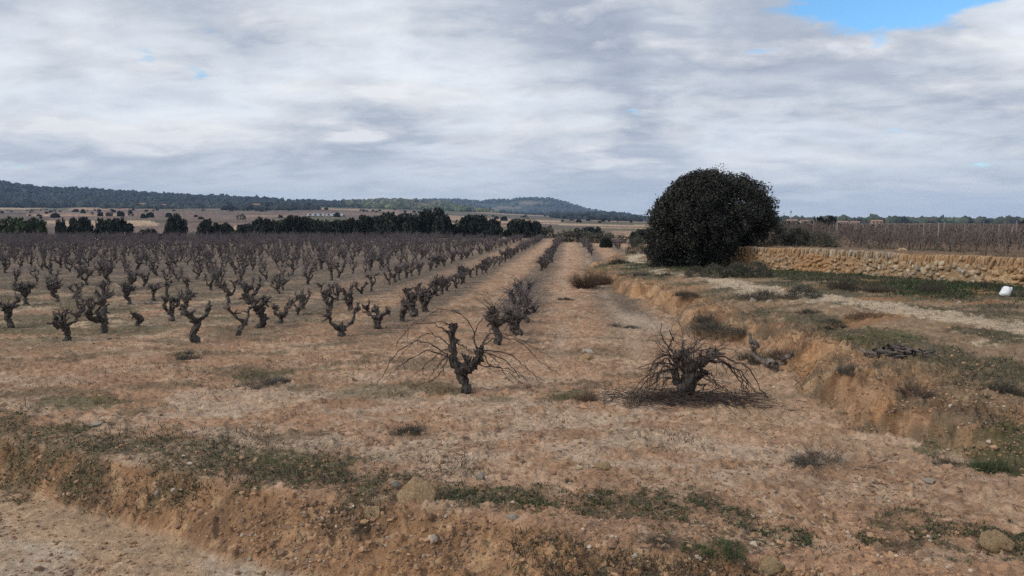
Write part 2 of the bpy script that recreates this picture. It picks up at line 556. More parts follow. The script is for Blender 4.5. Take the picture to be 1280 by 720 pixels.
def mat(name, c1, c2=None, scale=8.0, rough=0.9, bump=0.0, bscale=30.0, attr=False, rnd=0.0, spec=0.2, stretch=None, detail=4):
    m = bpy.data.materials.new(name)
    m.use_nodes = True
    t = NT(m.node_tree)
    out = t.n('ShaderNodeOutputMaterial')
    b = t.n('ShaderNodeBsdfPrincipled')
    b.inputs['Roughness'].default_value = rough
    b.inputs['Specular IOR Level'].default_value = spec
    t.nt.links.new(b.outputs[0], out.inputs[0])
    tc = t.n('ShaderNodeTexCoord')
    vec = tc.outputs['Object']
    if stretch:
        mp = t.n('ShaderNodeMapping')
        t.put(mp.inputs[0], vec)
        mp.inputs['Scale'].default_value = stretch
        vec = mp.outputs[0]
    nz = t.noise(vec, scale, detail, 0.6)
    if attr:
        at_ = t.n('ShaderNodeAttribute', attribute_name='Col')
        k = t.math('ADD', t.math('MULTIPLY', nz.outputs[0], 0.5), 0.75)
        col = t.vmath('SCALE', at_.outputs['Color'])
        t.put(col.inputs['Scale'], k)
        col = col.outputs[0]
    else:
        f = t.ramp(nz.outputs[0], [(0.35, 0.0), (0.65, 1.0)])
        col = t.mix(f, tuple(c1), tuple(c2 if c2 else c1))
    if rnd:
        oi = t.n('ShaderNodeObjectInfo')
        k = t.math('ADD', t.math('MULTIPLY', oi.outputs['Random'], rnd), 1 - rnd / 2)
        v = t.vmath('SCALE', col)
        t.put(v.inputs['Scale'], k)
        col = v.outputs[0]
    t.put(b.inputs['Base Color'], col)
    if bump:
        n2 = t.noise(vec, bscale, 5, 0.6)
        bp = t.n('ShaderNodeBump')
        bp.inputs['Strength'].default_value = 1.0
        bp.inputs['Distance'].default_value = bump
        t.put(bp.inputs['Height'], n2.outputs[0])
        t.nt.links.new(bp.outputs[0], b.inputs['Normal'])
    return m


def ground_mat():
    m = bpy.data.materials.new('soil')
    m.use_nodes = True
    t = NT(m.node_tree)
    out = t.n('ShaderNodeOutputMaterial')
    b = t.n('ShaderNodeBsdfPrincipled')
    b.inputs['Roughness'].default_value = 0.95
    b.inputs['Specular IOR Level'].default_value = 0.1
    t.nt.links.new(b.outputs[0], out.inputs[0])
    at_ = t.n('ShaderNodeAttribute', attribute_name='Col')
    geo = t.n('ShaderNodeNewGeometry')
    P = geo.outputs['Position']
    n1 = t.noise(P, 26, 5, 0.65).outputs[0]
    n2 = t.noise(P, 95, 3, 0.6).outputs[0]
    k = t.math('ADD', t.math('MULTIPLY', n1, 1.0), t.math('MULTIPLY', n2, 0.7))
    k = t.math('ADD', t.math('MULTIPLY', t.math('SUBTRACT', k, 0.85), 1.05), 1.0)
    v = t.vmath('SCALE', at_.outputs['Color'])
    t.put(v.inputs['Scale'], k)
    # pale grit and dark crumbs
    vo = t.n('ShaderNodeTexVoronoi', feature='F1')
    t.put(vo.inputs['Vector'], P)
    vo.inputs['Scale'].default_value = 28
    sp = t.math('MULTIPLY', t.math('LESS_THAN', vo.outputs['Distance'], 0.22), t.math('GREATER_THAN', t.noise(P, 6.3, 2).outputs[0], 0.56))
    wn = t.n('ShaderNodeSeparateColor')
    t.put(wn.inputs[0], vo.outputs['Color'])
    light = t.math('MULTIPLY', sp, t.math('GREATER_THAN', wn.outputs[0], 0.55))
    dark = t.math('MULTIPLY', sp, t.math('LESS_THAN', wn.outputs[0], 0.40))
    col = t.mix(t.math('MULTIPLY', light, 0.55), v.outputs[0], (0.50, 0.40, 0.30))
    col = t.mix(t.math('MULTIPLY', dark, 0.6), col, (0.12, 0.08, 0.055))
    t.put(b.inputs['Base Color'], col)
    h = t.math('ADD', t.math('MULTIPLY', n1, 1.0), t.math('MULTIPLY', n2, 0.5))
    h = t.math('ADD', h, t.math('MULTIPLY', sp, 0.25))
    bp = t.n('ShaderNodeBump')
    bp.inputs['Strength'].default_value = 1.0
    bp.inputs['Distance'].default_value = 0.035
    t.put(bp.inputs['Height'], h)
    t.nt.links.new(bp.outputs[0], b.inputs['Normal'])
    return m


M = dict(
    soil=ground_mat(),
    bark=mat('vine_bark', (0.022, 0.018, 0.017), (0.19, 0.165, 0.15), 42, 0.95, 0.04, 75, rnd=0.5, stretch=(1, 1, 0.16), detail=6),
    bark_dead=mat('dead_wood', (0.06, 0.05, 0.046), (0.21, 0.185, 0.165), 12, 0.95, 0.015, 40, rnd=0.3),
    cane=mat('cane_wood', (0.055, 0.040, 0.036), (0.105, 0.082, 0.072), 10, 0.8, rnd=0.3),
    twig=mat('grey_twigs', (0.095, 0.08, 0.085), (0.165, 0.14, 0.148), 6, 0.9, rnd=0.4),
    tuft=mat('tuft_blades', None, None, 20, 0.9, attr=True, rnd=0.25),
    leaf=mat('leaf_mass', None, None, 2.0, 0.75, attr=True, rnd=0.3, spec=0.25),
    oak=mat('oak_leaf', None, None, 1.5, 0.6, attr=True, spec=0.3),
    trunk=mat('tree_bark', (0.06, 0.05, 0.042), (0.11, 0.095, 0.08), 6, 0.95, 0.03, 20),
    stone=mat('wall_stone', None, None, 9, 0.95, 0.02, 35, attr=True, spec=0.15),
    rock=mat('field_rock', (0.37, 0.25, 0.135), (0.56, 0.42, 0.27), 7, 0.95, 0.02, 22, rnd=0.25, spec=0.15),
    pale=mat('pale_rock', (0.36, 0.31, 0.255), (0.50, 0.44, 0.37), 9, 0.9, 0.01, 30, rnd=0.2),
    grit=mat('grit', None, None, 30, 0.95, attr=True, spec=0.1),
    white=mat('white_plastic', (0.72, 0.76, 0.80), (0.80, 0.83, 0.86), 4, 0.45, 0.004, 12, spec=0.4),
    post=mat('post_wood', (0.17, 0.155, 0.15), (0.30, 0.28, 0.27), 5, 0.9, 0.003, 30, rnd=0.5),
    wallp=mat('house_plaster', (0.42, 0.37, 0.31), (0.52, 0.47, 0.40), 1.2, 0.9, rnd=0.3),
    wallo=mat('ochre_plaster', (0.40, 0.26, 0.17), (0.48, 0.33, 0.22), 1.2, 0.9),
    roof=mat('roof_tile', (0.30, 0.155, 0.09), (0.40, 0.23, 0.14), 2.5, 0.9),
    sheet=mat('roof_sheet', (0.30, 0.31, 0.33), (0.38, 0.39, 0.41), 1.0, 0.6),
    dark=mat('dark_opening', (0.03, 0.03, 0.035), (0.05, 0.05, 0.055), 3, 0.6),
    metal=mat('mast_metal', (0.22, 0.23, 0.25), (0.30, 0.31, 0.33), 3, 0.6),
)


class MB:
    """collects tubes and lumps into one mesh"""
    def __init__(self):
        self.V, self.Q, self.T, self.C = [], [], [], []
        self.n = 0

    def add(self, V, Q=None, T=None, col=None):
        if Q is not None and len(Q):
            self.Q.append(np.asarray(Q) + self.n)
        if T is not None and len(T):
            self.T.append(np.asarray(T) + self.n)
        V = np.asarray(V, float)
        self.V.append(V)
        if col is not None:
            self.C.append(np.broadcast_to(np.asarray(col, float), (len(V), 3)))
        self.n += len(V)

    def tube(self, P, R, k=8, knob=0.0, cap=True, r=None, flute=0.0, col=None):
        P = np.asarray(P, float)
        R = np.broadcast_to(np.asarray(R, float), (len(P),)).copy()
        T = np.gradient(P, axis=0)
        T /= np.maximum(np.linalg.norm(T, axis=1), 1e-9)[:, None]
        ref = np.array([0.31, 0.87, 0.12])
        A = np.cross(T, ref)
        A /= np.maximum(np.linalg.norm(A, axis=1), 1e-6)[:, None]
        B = np.cross(T, A)
        th = np.arange(k) * 2 * math.pi / k
        rad = R[:, None] * np.ones((1, k))
        if knob:
            g = r if r is not None else rng
            nz = g.normal(0, 1, (len(P), k))
            nz = (nz + np.roll(nz, 1, 1) + np.roll(nz, 1, 0)) / 1.7
            rad = rad * (1 + knob * nz)
        if flute:
            g = r if r is not None else rng
            rad = rad * (1 + flute * np.sin(th * 3 + g.uniform(0, 6) + np.linspace(0, 2.5, len(P))[:, None]))
        V = P[:, None, :] + rad[..., None] * (np.cos(th)[None, :, None] * A[:, None, :] + np.sin(th)[None, :, None] * B[:, None, :])
        n = len(P)
        i = np.arange(n - 1)[:, None] * k
        j = np.arange(k)[None, :]
        j2 = (j + 1) % k
        Q = np.stack([i + j, i + j2, i + k + j2, i + k + j], -1).reshape(-1, 4)
        V = V.reshape(-1, 3)
        Tt = None
        if cap:
            V = np.vstack([V, P[-1] + T[-1] * R[-1] * 0.5])
            e = len(V) - 1
            b = (n - 1) * k
            Tt = [[b + a, b + (a + 1) % k, e] for a in range(k)]
        self.add(V, Q, Tt, col)

    def mesh(self, name, mats, smooth=True):
        Fs = []
        if self.Q:
            Fs.append(np.concatenate(self.Q))
        if self.T:
            Fs.append(np.concatenate(self.T))
        return mesh_np(name, np.concatenate(self.V), Fs, smooth, np.concatenate(self.C) if self.C else None, mats)


def spline(pts, n):
    """Catmull-Rom through the points"""
    P = np.asarray(pts, float)
    if len(P) == 2:
        t = np.linspace(0, 1, n)[:, None]
        return P[0] * (1 - t) + P[1] * t
    Q = np.vstack([2 * P[0] - P[1], P, 2 * P[-1] - P[-2]])
    out = []
    for s in np.linspace(0, len(P) - 1 - 1e-6, n):
        i = int(s)
        t = s - i
        a, b, c, d = Q[i], Q[i + 1], Q[i + 2], Q[i + 3]
        out.append(0.5 * ((2 * b) + (c - a) * t + (2 * a - 5 * b + 4 * c - d) * t * t + (3 * b - a - 3 * c + d) * t ** 3))
    return np.array(out)


ICO_V = None


def ico():
    global ICO_V
    if ICO_V is None:
        p = (1 + 5 ** 0.5) / 2
        V = np.array([[-1, p, 0], [1, p, 0], [-1, -p, 0], [1, -p, 0], [0, -1, p], [0, 1, p], [0, -1, -p], [0, 1, -p], [p, 0, -1], [p, 0, 1], [-p, 0, -1], [-p, 0, 1]], float)
        V /= np.linalg.norm(V[0])
        F = np.array([[0, 11, 5], [0, 5, 1], [0, 1, 7], [0, 7, 10], [0, 10, 11], [1, 5, 9], [5, 11, 4], [11, 10, 2], [10, 7, 6], [7, 1, 8], [3, 9, 4], [3, 4, 2], [3, 2, 6], [3, 6, 8], [3, 8, 9], [4, 9, 5], [2, 4, 11], [6, 2, 10], [8, 6, 7], [9, 8, 1]])
        ICO_V = (V, F)
    return ICO_V


def ico_sub(n):
    V, F = ico()
    V, F = V.copy(), F.copy()
    for _ in range(n):
        E = {}
        Vl = list(V)
        nf = []

        def mid(a, b):
            k = (min(a, b), max(a, b))
            if k not in E:
                q = Vl[a] + Vl[b]
                Vl.append(q / np.linalg.norm(q))
                E[k] = len(Vl) - 1
            return E[k]
        for a, b, c in F:
            ab, bc, ca = mid(a, b), mid(b, c), mid(c, a)
            nf += [[a, ab, ca], [b, bc, ab], [c, ca, bc], [ab, bc, ca]]
        V, F = np.array(Vl), np.array(nf)
    return V, F


def n3(V, s, seed):
    return (fbm(V[:, 0] * s + V[:, 2] * s * 0.7 + seed * 3.3, V[:, 1] * s - V[:, 2] * s * 0.6 + seed * 1.7, 1.0, 4, seed, 0.55) - 0.5) * 2


def rock_mesh(name, seed, m, sub=3, size=(1, 0.8, 0.6), rough=0.45):
    V, F = ico_sub(sub)
    V = V * (1 + rough * n3(V, 1.1, seed)[:, None] + 0.22 * rough * n3(V, 4.0, seed + 5)[:, None])
    g = np.random.default_rng(seed)
    for _ in range(6):                       # broken flat faces
        nrm = g.normal(0, 1, 3)
        nrm /= np.linalg.norm(nrm)
        dd = V @ nrm - g.uniform(0.65, 0.9)
        V = V - np.maximum(dd, 0)[:, None] * nrm * 0.85
    V = V * np.array(size)
    return mesh_np(name, V, F, True, None, (m,))


def lumps_mesh(name, P, S, C, m, sub=0, seed=3, flat=0.7, jit=0.28, smooth=True):
    """many small irregular lumps in one mesh; P (n,3), S (n,) sizes, C (n,3) colours"""
    g = np.random.default_rng(seed)
    V0, F0 = ico_sub(sub)
    n, k = len(P), len(V0)
    V = V0[None] * (1 + g.normal(0, jit, (n, k, 1)))
    V = V * g.uniform(0.7, 1.3, (n, 1, 3)) * np.array([1, 1, flat])
    a = g.uniform(0, 6.28, n)
    ca, sa = np.cos(a)[:, None], np.sin(a)[:, None]
    V = np.stack([V[..., 0] * ca - V[..., 1] * sa, V[..., 0] * sa + V[..., 1] * ca, V[..., 2]], -1)
    V = V * S[:, None, None] + P[:, None, :]
    F = (F0[None] + (np.arange(n) * k)[:, None, None]).reshape(-1, 3)
    return mesh_np(name, V.reshape(-1, 3), F, smooth, np.repeat(C, k, 0), (m,))


def blades_arrays(P, Hh, W, lean, C, seed=1, curl=0.5):
    """curved grass blades: P (n,3), heights, widths, lean (horizontal reach as a share of height)"""
    g = np.random.default_rng(seed)
    n = len(P)
    a = g.uniform(0, 6.283, n)
    dx = np.stack([np.cos(a), np.sin(a), np.zeros(n)], 1)
    b = g.uniform(0, 6.283, n)
    pr = np.stack([np.cos(b), np.sin(b), np.zeros(n)], 1)
    L = (lean * Hh)[:, None]
    m1 = P + dx * L * 0.35 + np.array([0, 0, 1]) * (Hh * 0.6)[:, None]
    tip = P + dx * L + np.array([0, 0, 1]) * (Hh * (1 - curl * np.clip(lean, 0, 1) * 0.5))[:, None]
    w = W[:, None] * pr
    V = np.stack([P - w, P + w, m1 + w * 0.75, m1 - w * 0.75, tip], 1).reshape(-1, 3)
    o = (np.arange(n) * 5)[:, None]
    Q = o + np.array([[0, 1, 2, 3]])
    T = o + np.array([[3, 2, 4]])
    return V, Q, T, np.repeat(C, 5, 0)


def leaf_cloud(P, S, C, seed=1, aspect=0.6, up=0.3):
    """leaf-sized quads at the points"""
    g = np.random.default_rng(seed)
    n = len(P)
    nr = g.normal(0, 1, (n, 3)) + np.array([0, 0, up])
    nr /= np.linalg.norm(nr, axis=1)[:, None]
    a = np.cross(nr, g.normal(0, 1, (n, 3)))
    a /= np.maximum(np.linalg.norm(a, axis=1), 1e-6)[:, None]
    b = np.cross(nr, a)
    a = a * S[:, None]
    b = b * (S * aspect)[:, None]
    V = np.stack([P - a, P - b * 0.9 + a * 0.1, P + a, P + b * 0.9 + a * 0.1], 1).reshape(-1, 3)
    Q = (np.arange(n) * 4)[:, None] + np.arange(4)[None]
    return V, Q, np.repeat(C, 4, 0)


def jitcol(base, n, k=0.3, seed=2):
    g = np.random.default_rng(seed)
    return np.clip(np.array(base)[None] * (1 + g.normal(0, k, (n, 1))) * (1 + g.normal(0, k * 0.25, (n, 3))), 0.004, 0.8)


# ------------------------------------------------------------------ ground sheet
def build_ground():
    dv = np.concatenate([np.arange(860, 470, -0.62), np.arange(470, 281.2, -0.5)])
    rad = CAMZ * FPX / (dv - 279.0)
    rad = np.concatenate([[0.3, 1.0, 1.8, 2.5, 3.0], rad[rad > 3.25], np.geomspace(rad[-1] * 1.03, 4400, 110)])
    a0 = np.arange(-54, 54.001, 0.083)
    ang = np.concatenate([np.arange(-180, -54, 3.0), a0, np.arange(57, 180, 3.0)])
    ang = np.radians(ang)
    R, A = np.meshgrid(rad, ang, indexing='ij')
    x, y = R * np.sin(A), R * np.cos(A)
    z, m = terrain(x, y, True, True)
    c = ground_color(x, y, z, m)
    nr, na = R.shape
    i = np.arange(nr - 1)[:, None] * na
    j = np.arange(na)[None]
    j2 = (j + 1) % na
    Q = np.stack([i + j, i + na + j, i + na + j2, i + j2], -1).reshape(-1, 4)
    Q = Q[:, ::-1]
    V = np.stack([x, y, z], -1).reshape(-1, 3)
    V = np.vstack([V, [[0, 0, gz(0, 0)]]])
    e = len(V) - 1
    T = np.stack([np.arange(na), (np.arange(na) + 1) % na, np.full(na, e)], 1)
    cc = np.vstack([c.reshape(-1, 3), [[0.35, 0.25, 0.18]]])
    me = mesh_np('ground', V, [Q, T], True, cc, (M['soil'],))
    # make sure faces look up
    if me.polygons[len(me.polygons) // 3].normal.z < 0:
        me.flip_normals()
    tag(link('ground', me), kind='structure', label='bare ochre soil of a vineyard with banks, track and far hills')


build_ground()


def build_haze():
    me = mesh_np('haze', np.array([[sx * 4600, sy * 4600, z] for z in (-130, 175) for sy in (-1, 1) for sx in (-1, 1)], float),
                 np.array([[0, 2, 3, 1], [4, 5, 7, 6], [0, 1, 5, 4], [2, 6, 7, 3], [0, 4, 6, 2], [1, 3, 7, 5]]))
    m = bpy.data.materials.new('haze_air')
    m.use_nodes = True
    t = NT(m.node_tree)
    out = t.n('ShaderNodeOutputMaterial')
    v = t.n('ShaderNodeVolumePrincipled')
    v.inputs['Color'].default_value = (0.46, 0.66, 1.0, 1)
    v.inputs['Density'].default_value = HAZE
    t.nt.links.new(v.outputs[0], out.inputs['Volume'])
    me.materials.append(m)
    tag(link('haze', me), kind='stuff', label='thin bluish winter haze over the valley')


HAZE = 0.00017
build_haze()

# ------------------------------------------------------------------ stone wall
WY = np.linspace(9.0, 30.0, 400)
WXL = np.interp(WY, WAL_Y, WAL_X)


def build_wall():
    g = np.random.default_rng(5)
    p0, p1 = np.array([15.88, 9.0]), np.array([7.15, 30.0])
    L = np.linalg.norm(p1 - p0)
    dr = (p1 - p0) / L
    nrm = np.array([-dr[1], dr[0]])           # towards the upper field or the camera
    if nrm[0] > 0:
        nrm = -nrm                            # front face looks towards -x
    root = thing('stone_wall', 'long low drystone terrace wall of tan stones below the trellised vines', 'stone wall', (0, 0, 0))
    core, coping, course = MB(), MB(), MB()
    V0, F0 = ico_sub(2)

    def topz(s):
        return 1.17 + 0.02 * math.sin(s * 0.9) + 0.015 * math.sin(s * 2.3 + 1)

    def stone(mb, s, z, sx, sz, dep, tilt, seed, col, off=0.0):
        V = V0.copy()
        V = np.sign(V) * np.abs(V) ** 0.62            # boxier
        V = V * (1 + 0.22 * n3(V, 1.2, seed)[:, None])
        V = V * np.array([sx, dep, sz])
        c, sn = math.cos(tilt), math.sin(tilt)
        V = np.stack([V[:, 0] * c - V[:, 2] * sn, V[:, 1], V[:, 0] * sn + V[:, 2] * c], 1)
        P = p0 + dr * s + nrm * off
        W = np.stack([P[0] + V[:, 0] * dr[0] + V[:, 1] * nrm[0], P[1] + V[:, 0] * dr[1] + V[:, 1] * nrm[1], z + V[:, 2]], 1)
        mb.add(W, None, F0, col)

    # earth-packed core
    ss = np.linspace(0, L, 160)
    V, Q = [], []
    for i, s in enumerate(ss):
        P = p0 + dr * s
        zt, zb = topz(s) - 0.05, gz(*(P + nrm * 0.3)) - 0.15
        for off, z in ((0.165, zb), (0.125, (zt + zb) / 2), (0.085, zt), (-0.45, zt)):
            q = P + nrm * off
            V.append((q[0], q[1], z))
        if i:
            for k in range(3):
                a = (i - 1) * 4 + k
                Q.append((a, a + 1, a + 5, a + 4))
    core.add(np.array(V), Q, None, (0.30, 0.205, 0.125))
    pal = np.array([[0.42, 0.315, 0.205], [0.47, 0.37, 0.255], [0.35, 0.26, 0.17], [0.43, 0.30, 0.185], [0.50, 0.42, 0.31], [0.31, 0.24, 0.17], [0.36, 0.325, 0.27]])
    orange = np.array([0.42, 0.245, 0.12])

    def colr(s, up):
        c = pal[g.integers(len(pal))] * g.uniform(0.78, 1.08)
        f = (0.15 + 0.55 * min(s / 14.0, 1.0)) * float(sst(0.45, 0.62, fbm(np.array([s]), np.array([up * 2.0]), 1.6, 3, 77))[0]) + (0.25 if s > 14 and not up else 0)
        return c * (1 - f) + orange * f
    k = 0
    s = 0.0
    while s < L:                                     # top band of thin stones set upright
        w = g.uniform(0.014, 0.036)
        hh = g.uniform(0.06, 0.18)
        P = p0 + dr * s
        zt = topz(s)
        stone(coping, s, zt - hh + g.normal(0, 0.011) + 0.012, w * 1.1, hh, g.uniform(0.07, 0.13), g.normal(0.05, 0.16), k % 97, colr(s, 1), g.normal(0.03, 0.03))
        s += w * 1.8
        k += 1
    for lev in range(9):                             # rougher stones below
        s = g.uniform(0, 0.1)
        while s < L:
            P = p0 + dr * s
            zt, zb = topz(s) - 0.19, gz(*(P + nrm * 0.35))
            w = g.uniform(0.03, 0.085) * (1.35 if lev < 2 else 1)
            z = zb + 0.0 + lev * 0.10 + g.normal(0, 0.03)
            if z < zt:
                stone(course, s, z, w, g.uniform(0.035, 0.085), g.uniform(0.07, 0.15), g.normal(0, 0.3), k % 97, colr(s, 0), 0.08 - 0.01 * lev + g.normal(0, 0.035))
            s += w * 1.8
            k += 1
    for i in range(60):                              # fallen stones along the foot
        s = g.uniform(0, L)
        P = p0 + dr * s + nrm * g.uniform(0.2, 0.5)
        r = g.uniform(0.04, 0.10)
        stone(course, s, gz(*P) + r * 0.3, r, r * 0.7, r * 0.8, g.normal(0, 0.5), k % 97, colr(s, 0), g.uniform(0.22, 0.5))
        k += 1
    link('wall_core', core.mesh('wall_core', (M['stone'],)), root)
    link('upright_coping', coping.mesh('upright_coping', (M['stone'],)), root)
    link('rubble_course', course.mesh('rubble_course', (M['stone'],)), root)


build_wall()


# ------------------------------------------------------------------ trees
def crown_mesh(name, seed, w, h, nleaf, ls, base, low=0.02, lumps=40, m='leaf', kvar=0.35, domed=1.0):
    """crown of leaf clumps: width w, height h, standing on z=0"""
    g = np.random.default_rng(seed)
    # clump centres through a dome
    cs = []
    while len(cs) < lumps:
        p = g.uniform(-1, 1, 3)
        p[2] = g.uniform(low, 1)
        rr = (p[0] ** 2 + p[1] ** 2) ** 0.5
        lim = (1 - max(0, p[2] - 0.35) ** 2 / 0.45 * domed) ** 0.5 if p[2] < 0.98 else 0.3
        lim *= 0.9 + 0.15 * min(1, p[2] / 0.3)
        if rr < lim and rr > lim * 0.35:
            cs.append(p)
    cs = np.array(cs)
    cr = g.uniform(0.17, 0.30, lumps)
    per = nleaf // lumps
    P, C = [], []
    for q, r in zip(cs, cr):
        v = g.normal(0, 1, (per, 3))
        v /= np.linalg.norm(v, axis=1)[:, None]
        v *= (r * g.uniform(0.35, 1.0, per) ** 0.5)[:, None]
        P.append(q + v)
        C.append(jitcol(np.array(base) * g.uniform(0.7, 1.35), per, kvar, int(g.integers(1e6))))
    P, C = np.concatenate(P), np.concatenate(C)
    P = P * np.array([w / 2.1, w / 2.1, h / 1.12])
    P[:, 2] = np.maximum(P[:, 2], low * h * 0.6 + 0.02)
    V, Q, CC = leaf_cloud(P, g.uniform(0.7, 1.3, len(P)) * ls, C, seed)
    return mesh_np(name, V, Q, False, CC, (M[m],))


def trunk_mesh(name, seed, h, r, spread, n=5):
    mb = MB()
    g = np.random.default_rng(seed)
    mb.tube(spline([(0, 0, -0.1), (0.03 * h, 0, h * 0.2), (0, 0.02 * h, h * 0.45), (0.02 * h, 0, h * 0.8)], 9), np.linspace(r, r * 0.3, 9), 8, 0.08, r=g)
    for i in range(n):
        a = i * 2.4 + g.uniform(0, 1)
        z0 = h * g.uniform(0.12, 0.45)
        q = np.array([math.cos(a), math.sin(a), 0]) * spread
        mb.tube(spline([(0, 0, z0), q * 0.5 + (0, 0, z0 + h * 0.12), q * 0.9 + (0, 0, z0 + h * 0.35)], 6), np.linspace(r * 0.45, r * 0.1, 6), 6, 0.08, r=g)
    return mb.mesh(name, (M['trunk'],))


def build_oak():
    x, y = at(884, 28.0), 28.0
    base = min(gz(x, y), 0.45)
    root = thing('holm_oak', 'big dark evergreen oak with a dense dome crown at the wall end', 'tree', (x, y, base))
    g = np.random.default_rng(3)
    # crown profile traced as half widths per height, made round in depth
    zz = np.array([0.0, 0.15, 0.35, 0.55, 0.72, 0.86, 0.95, 1.0])
    Lw = np.array([0.84, 0.94, 0.96, 0.89, 0.75, 0.56, 0.34, 0.10])
    Rw = np.array([0.02, 0.16, 0.74, 1.05, 0.97, 0.76, 0.48, 0.10])
    W, Hh = 2.37, 3.42
    P, C = [], []
    nl = 760
    for i in range(nl):
        f = g.uniform(0.0, 1.0) ** 0.95
        th = g.uniform(0, 2 * math.pi)
        lw, rw = np.interp(f, zz, Lw), np.interp(f, zz, Rw)
        ex = (rw if math.cos(th) > 0 else lw)
        depth = 0.9 * (lw + rw) / 2
        lump = 1 + 0.05 * math.sin(th * 5 + f * 9) + g.normal(0, 0.035)
        k = g.uniform(0.80, 0.96) * lump if i < 520 else g.uniform(0.05, 0.85)
        c = np.array([math.cos(th) * ex * W * k, math.sin(th) * depth * W * k, f * Hh * 0.965 * (0.97 + 0.03 * lump)])
        r = g.uniform(0.18, 0.38)
        per = int(230 * (r / 0.28) ** 2)
        v = g.normal(0, 1, (per, 3))
        v /= np.linalg.norm(v, axis=1)[:, None]
        v *= (r * g.uniform(0.2, 1.0, per) ** 0.45)[:, None]
        P.append(c + v)
        t = g.uniform(0.7, 1.4)
        C.append(jitcol(np.array([0.027, 0.028, 0.023]) * t, per, 0.35, int(g.integers(1e6))))
    # stray twigs with leaves beyond the outline
    for i in range(90):
        f = g.uniform(0.3, 1.0)
        th = g.uniform(0, 2 * math.pi)
        lw, rw = np.interp(f, zz, Lw), np.interp(f, zz, Rw)
        ex = (rw if math.cos(th) > 0 else lw)
        k = g.uniform(1.0, 1.08)
        c = np.array([math.cos(th) * ex * W * k, math.sin(th) * 0.85 * W * k, f * Hh * g.uniform(0.99, 1.025)])
        P.append(c + g.normal(0, 0.07, (26, 3)))
        C.append(jitcol((0.028, 0.029, 0.022), 26, 0.3, i))
    P, C = np.concatenate(P), np.concatenate(C)
    P[:, 2] = np.maximum(P[:, 2], 0.03)
    V, Q, CC = leaf_cloud(P, g.uniform(0.026, 0.055, len(P)), C, 4, 0.55, 0.25)
    link('crown', mesh_np('crown', V, Q, False, CC, (M['oak'],)), root)
    link('trunk', trunk_mesh('trunk', 8, 3.0, 0.18, 1.4, 9), root)


build_oak()


def top_h(vt, vb, y):
    return (vb - vt) / FPX * y


MIDTREE = [mk for mk in range(5)]
CROWNS = [crown_mesh('crown', 20 + i, 2.0, 1.0, 4200, 0.10, (0.022, 0.027, 0.020), 0.0, 70, domed=[1, 1.1, 0.95, 1.0, 1.15][i]) for i in range(5)]
CROWN_G = crown_mesh('crown', 40, 2.0, 1.0, 3600, 0.095, (0.040, 0.055, 0.022), 0.0, 60)
CROWN_GREY = crown_mesh('crown', 41, 2.0, 1.0, 900, 0.075, (0.075, 0.075, 0.055), 0.0, 26)
TRUNKS = [trunk_mesh('trunk', 50 + i, 0.75, 0.05, 0.5) for i in range(3)]


def mid_tree(name, u, vt, wpx, y, label, kind=0, group=None, vb=None, cat='tree'):
    y = y * 0.84 if 119 < y < 160 else y
    x = at(u, y)
    z = gz(x, y)
    top = CAMZ + (279 - vt + (1.0 if y < 160 and u < 700 else 0)) / FPX * y
    h = max(top - z, 0.6)
    w = wpx * (1.32 if u > 290 else 1.02) / FPX * y
    t = thing(name, label, cat, (x, y, z - 0.05), random.uniform(0, 6.28), group)
    cm = CROWN_G if kind == 'green' else CROWN_GREY if kind == 'grey' else CROWNS[kind % 5]
    link('crown', cm, t, (0, 0, 0.0), 0, (w / 2.0, w / 2.0, h))
    link('trunk', TRUNKS[int(u) % 3], t, (0, 0, 0), 0, (h * 0.9, h * 0.9, h * 0.9))
    return t


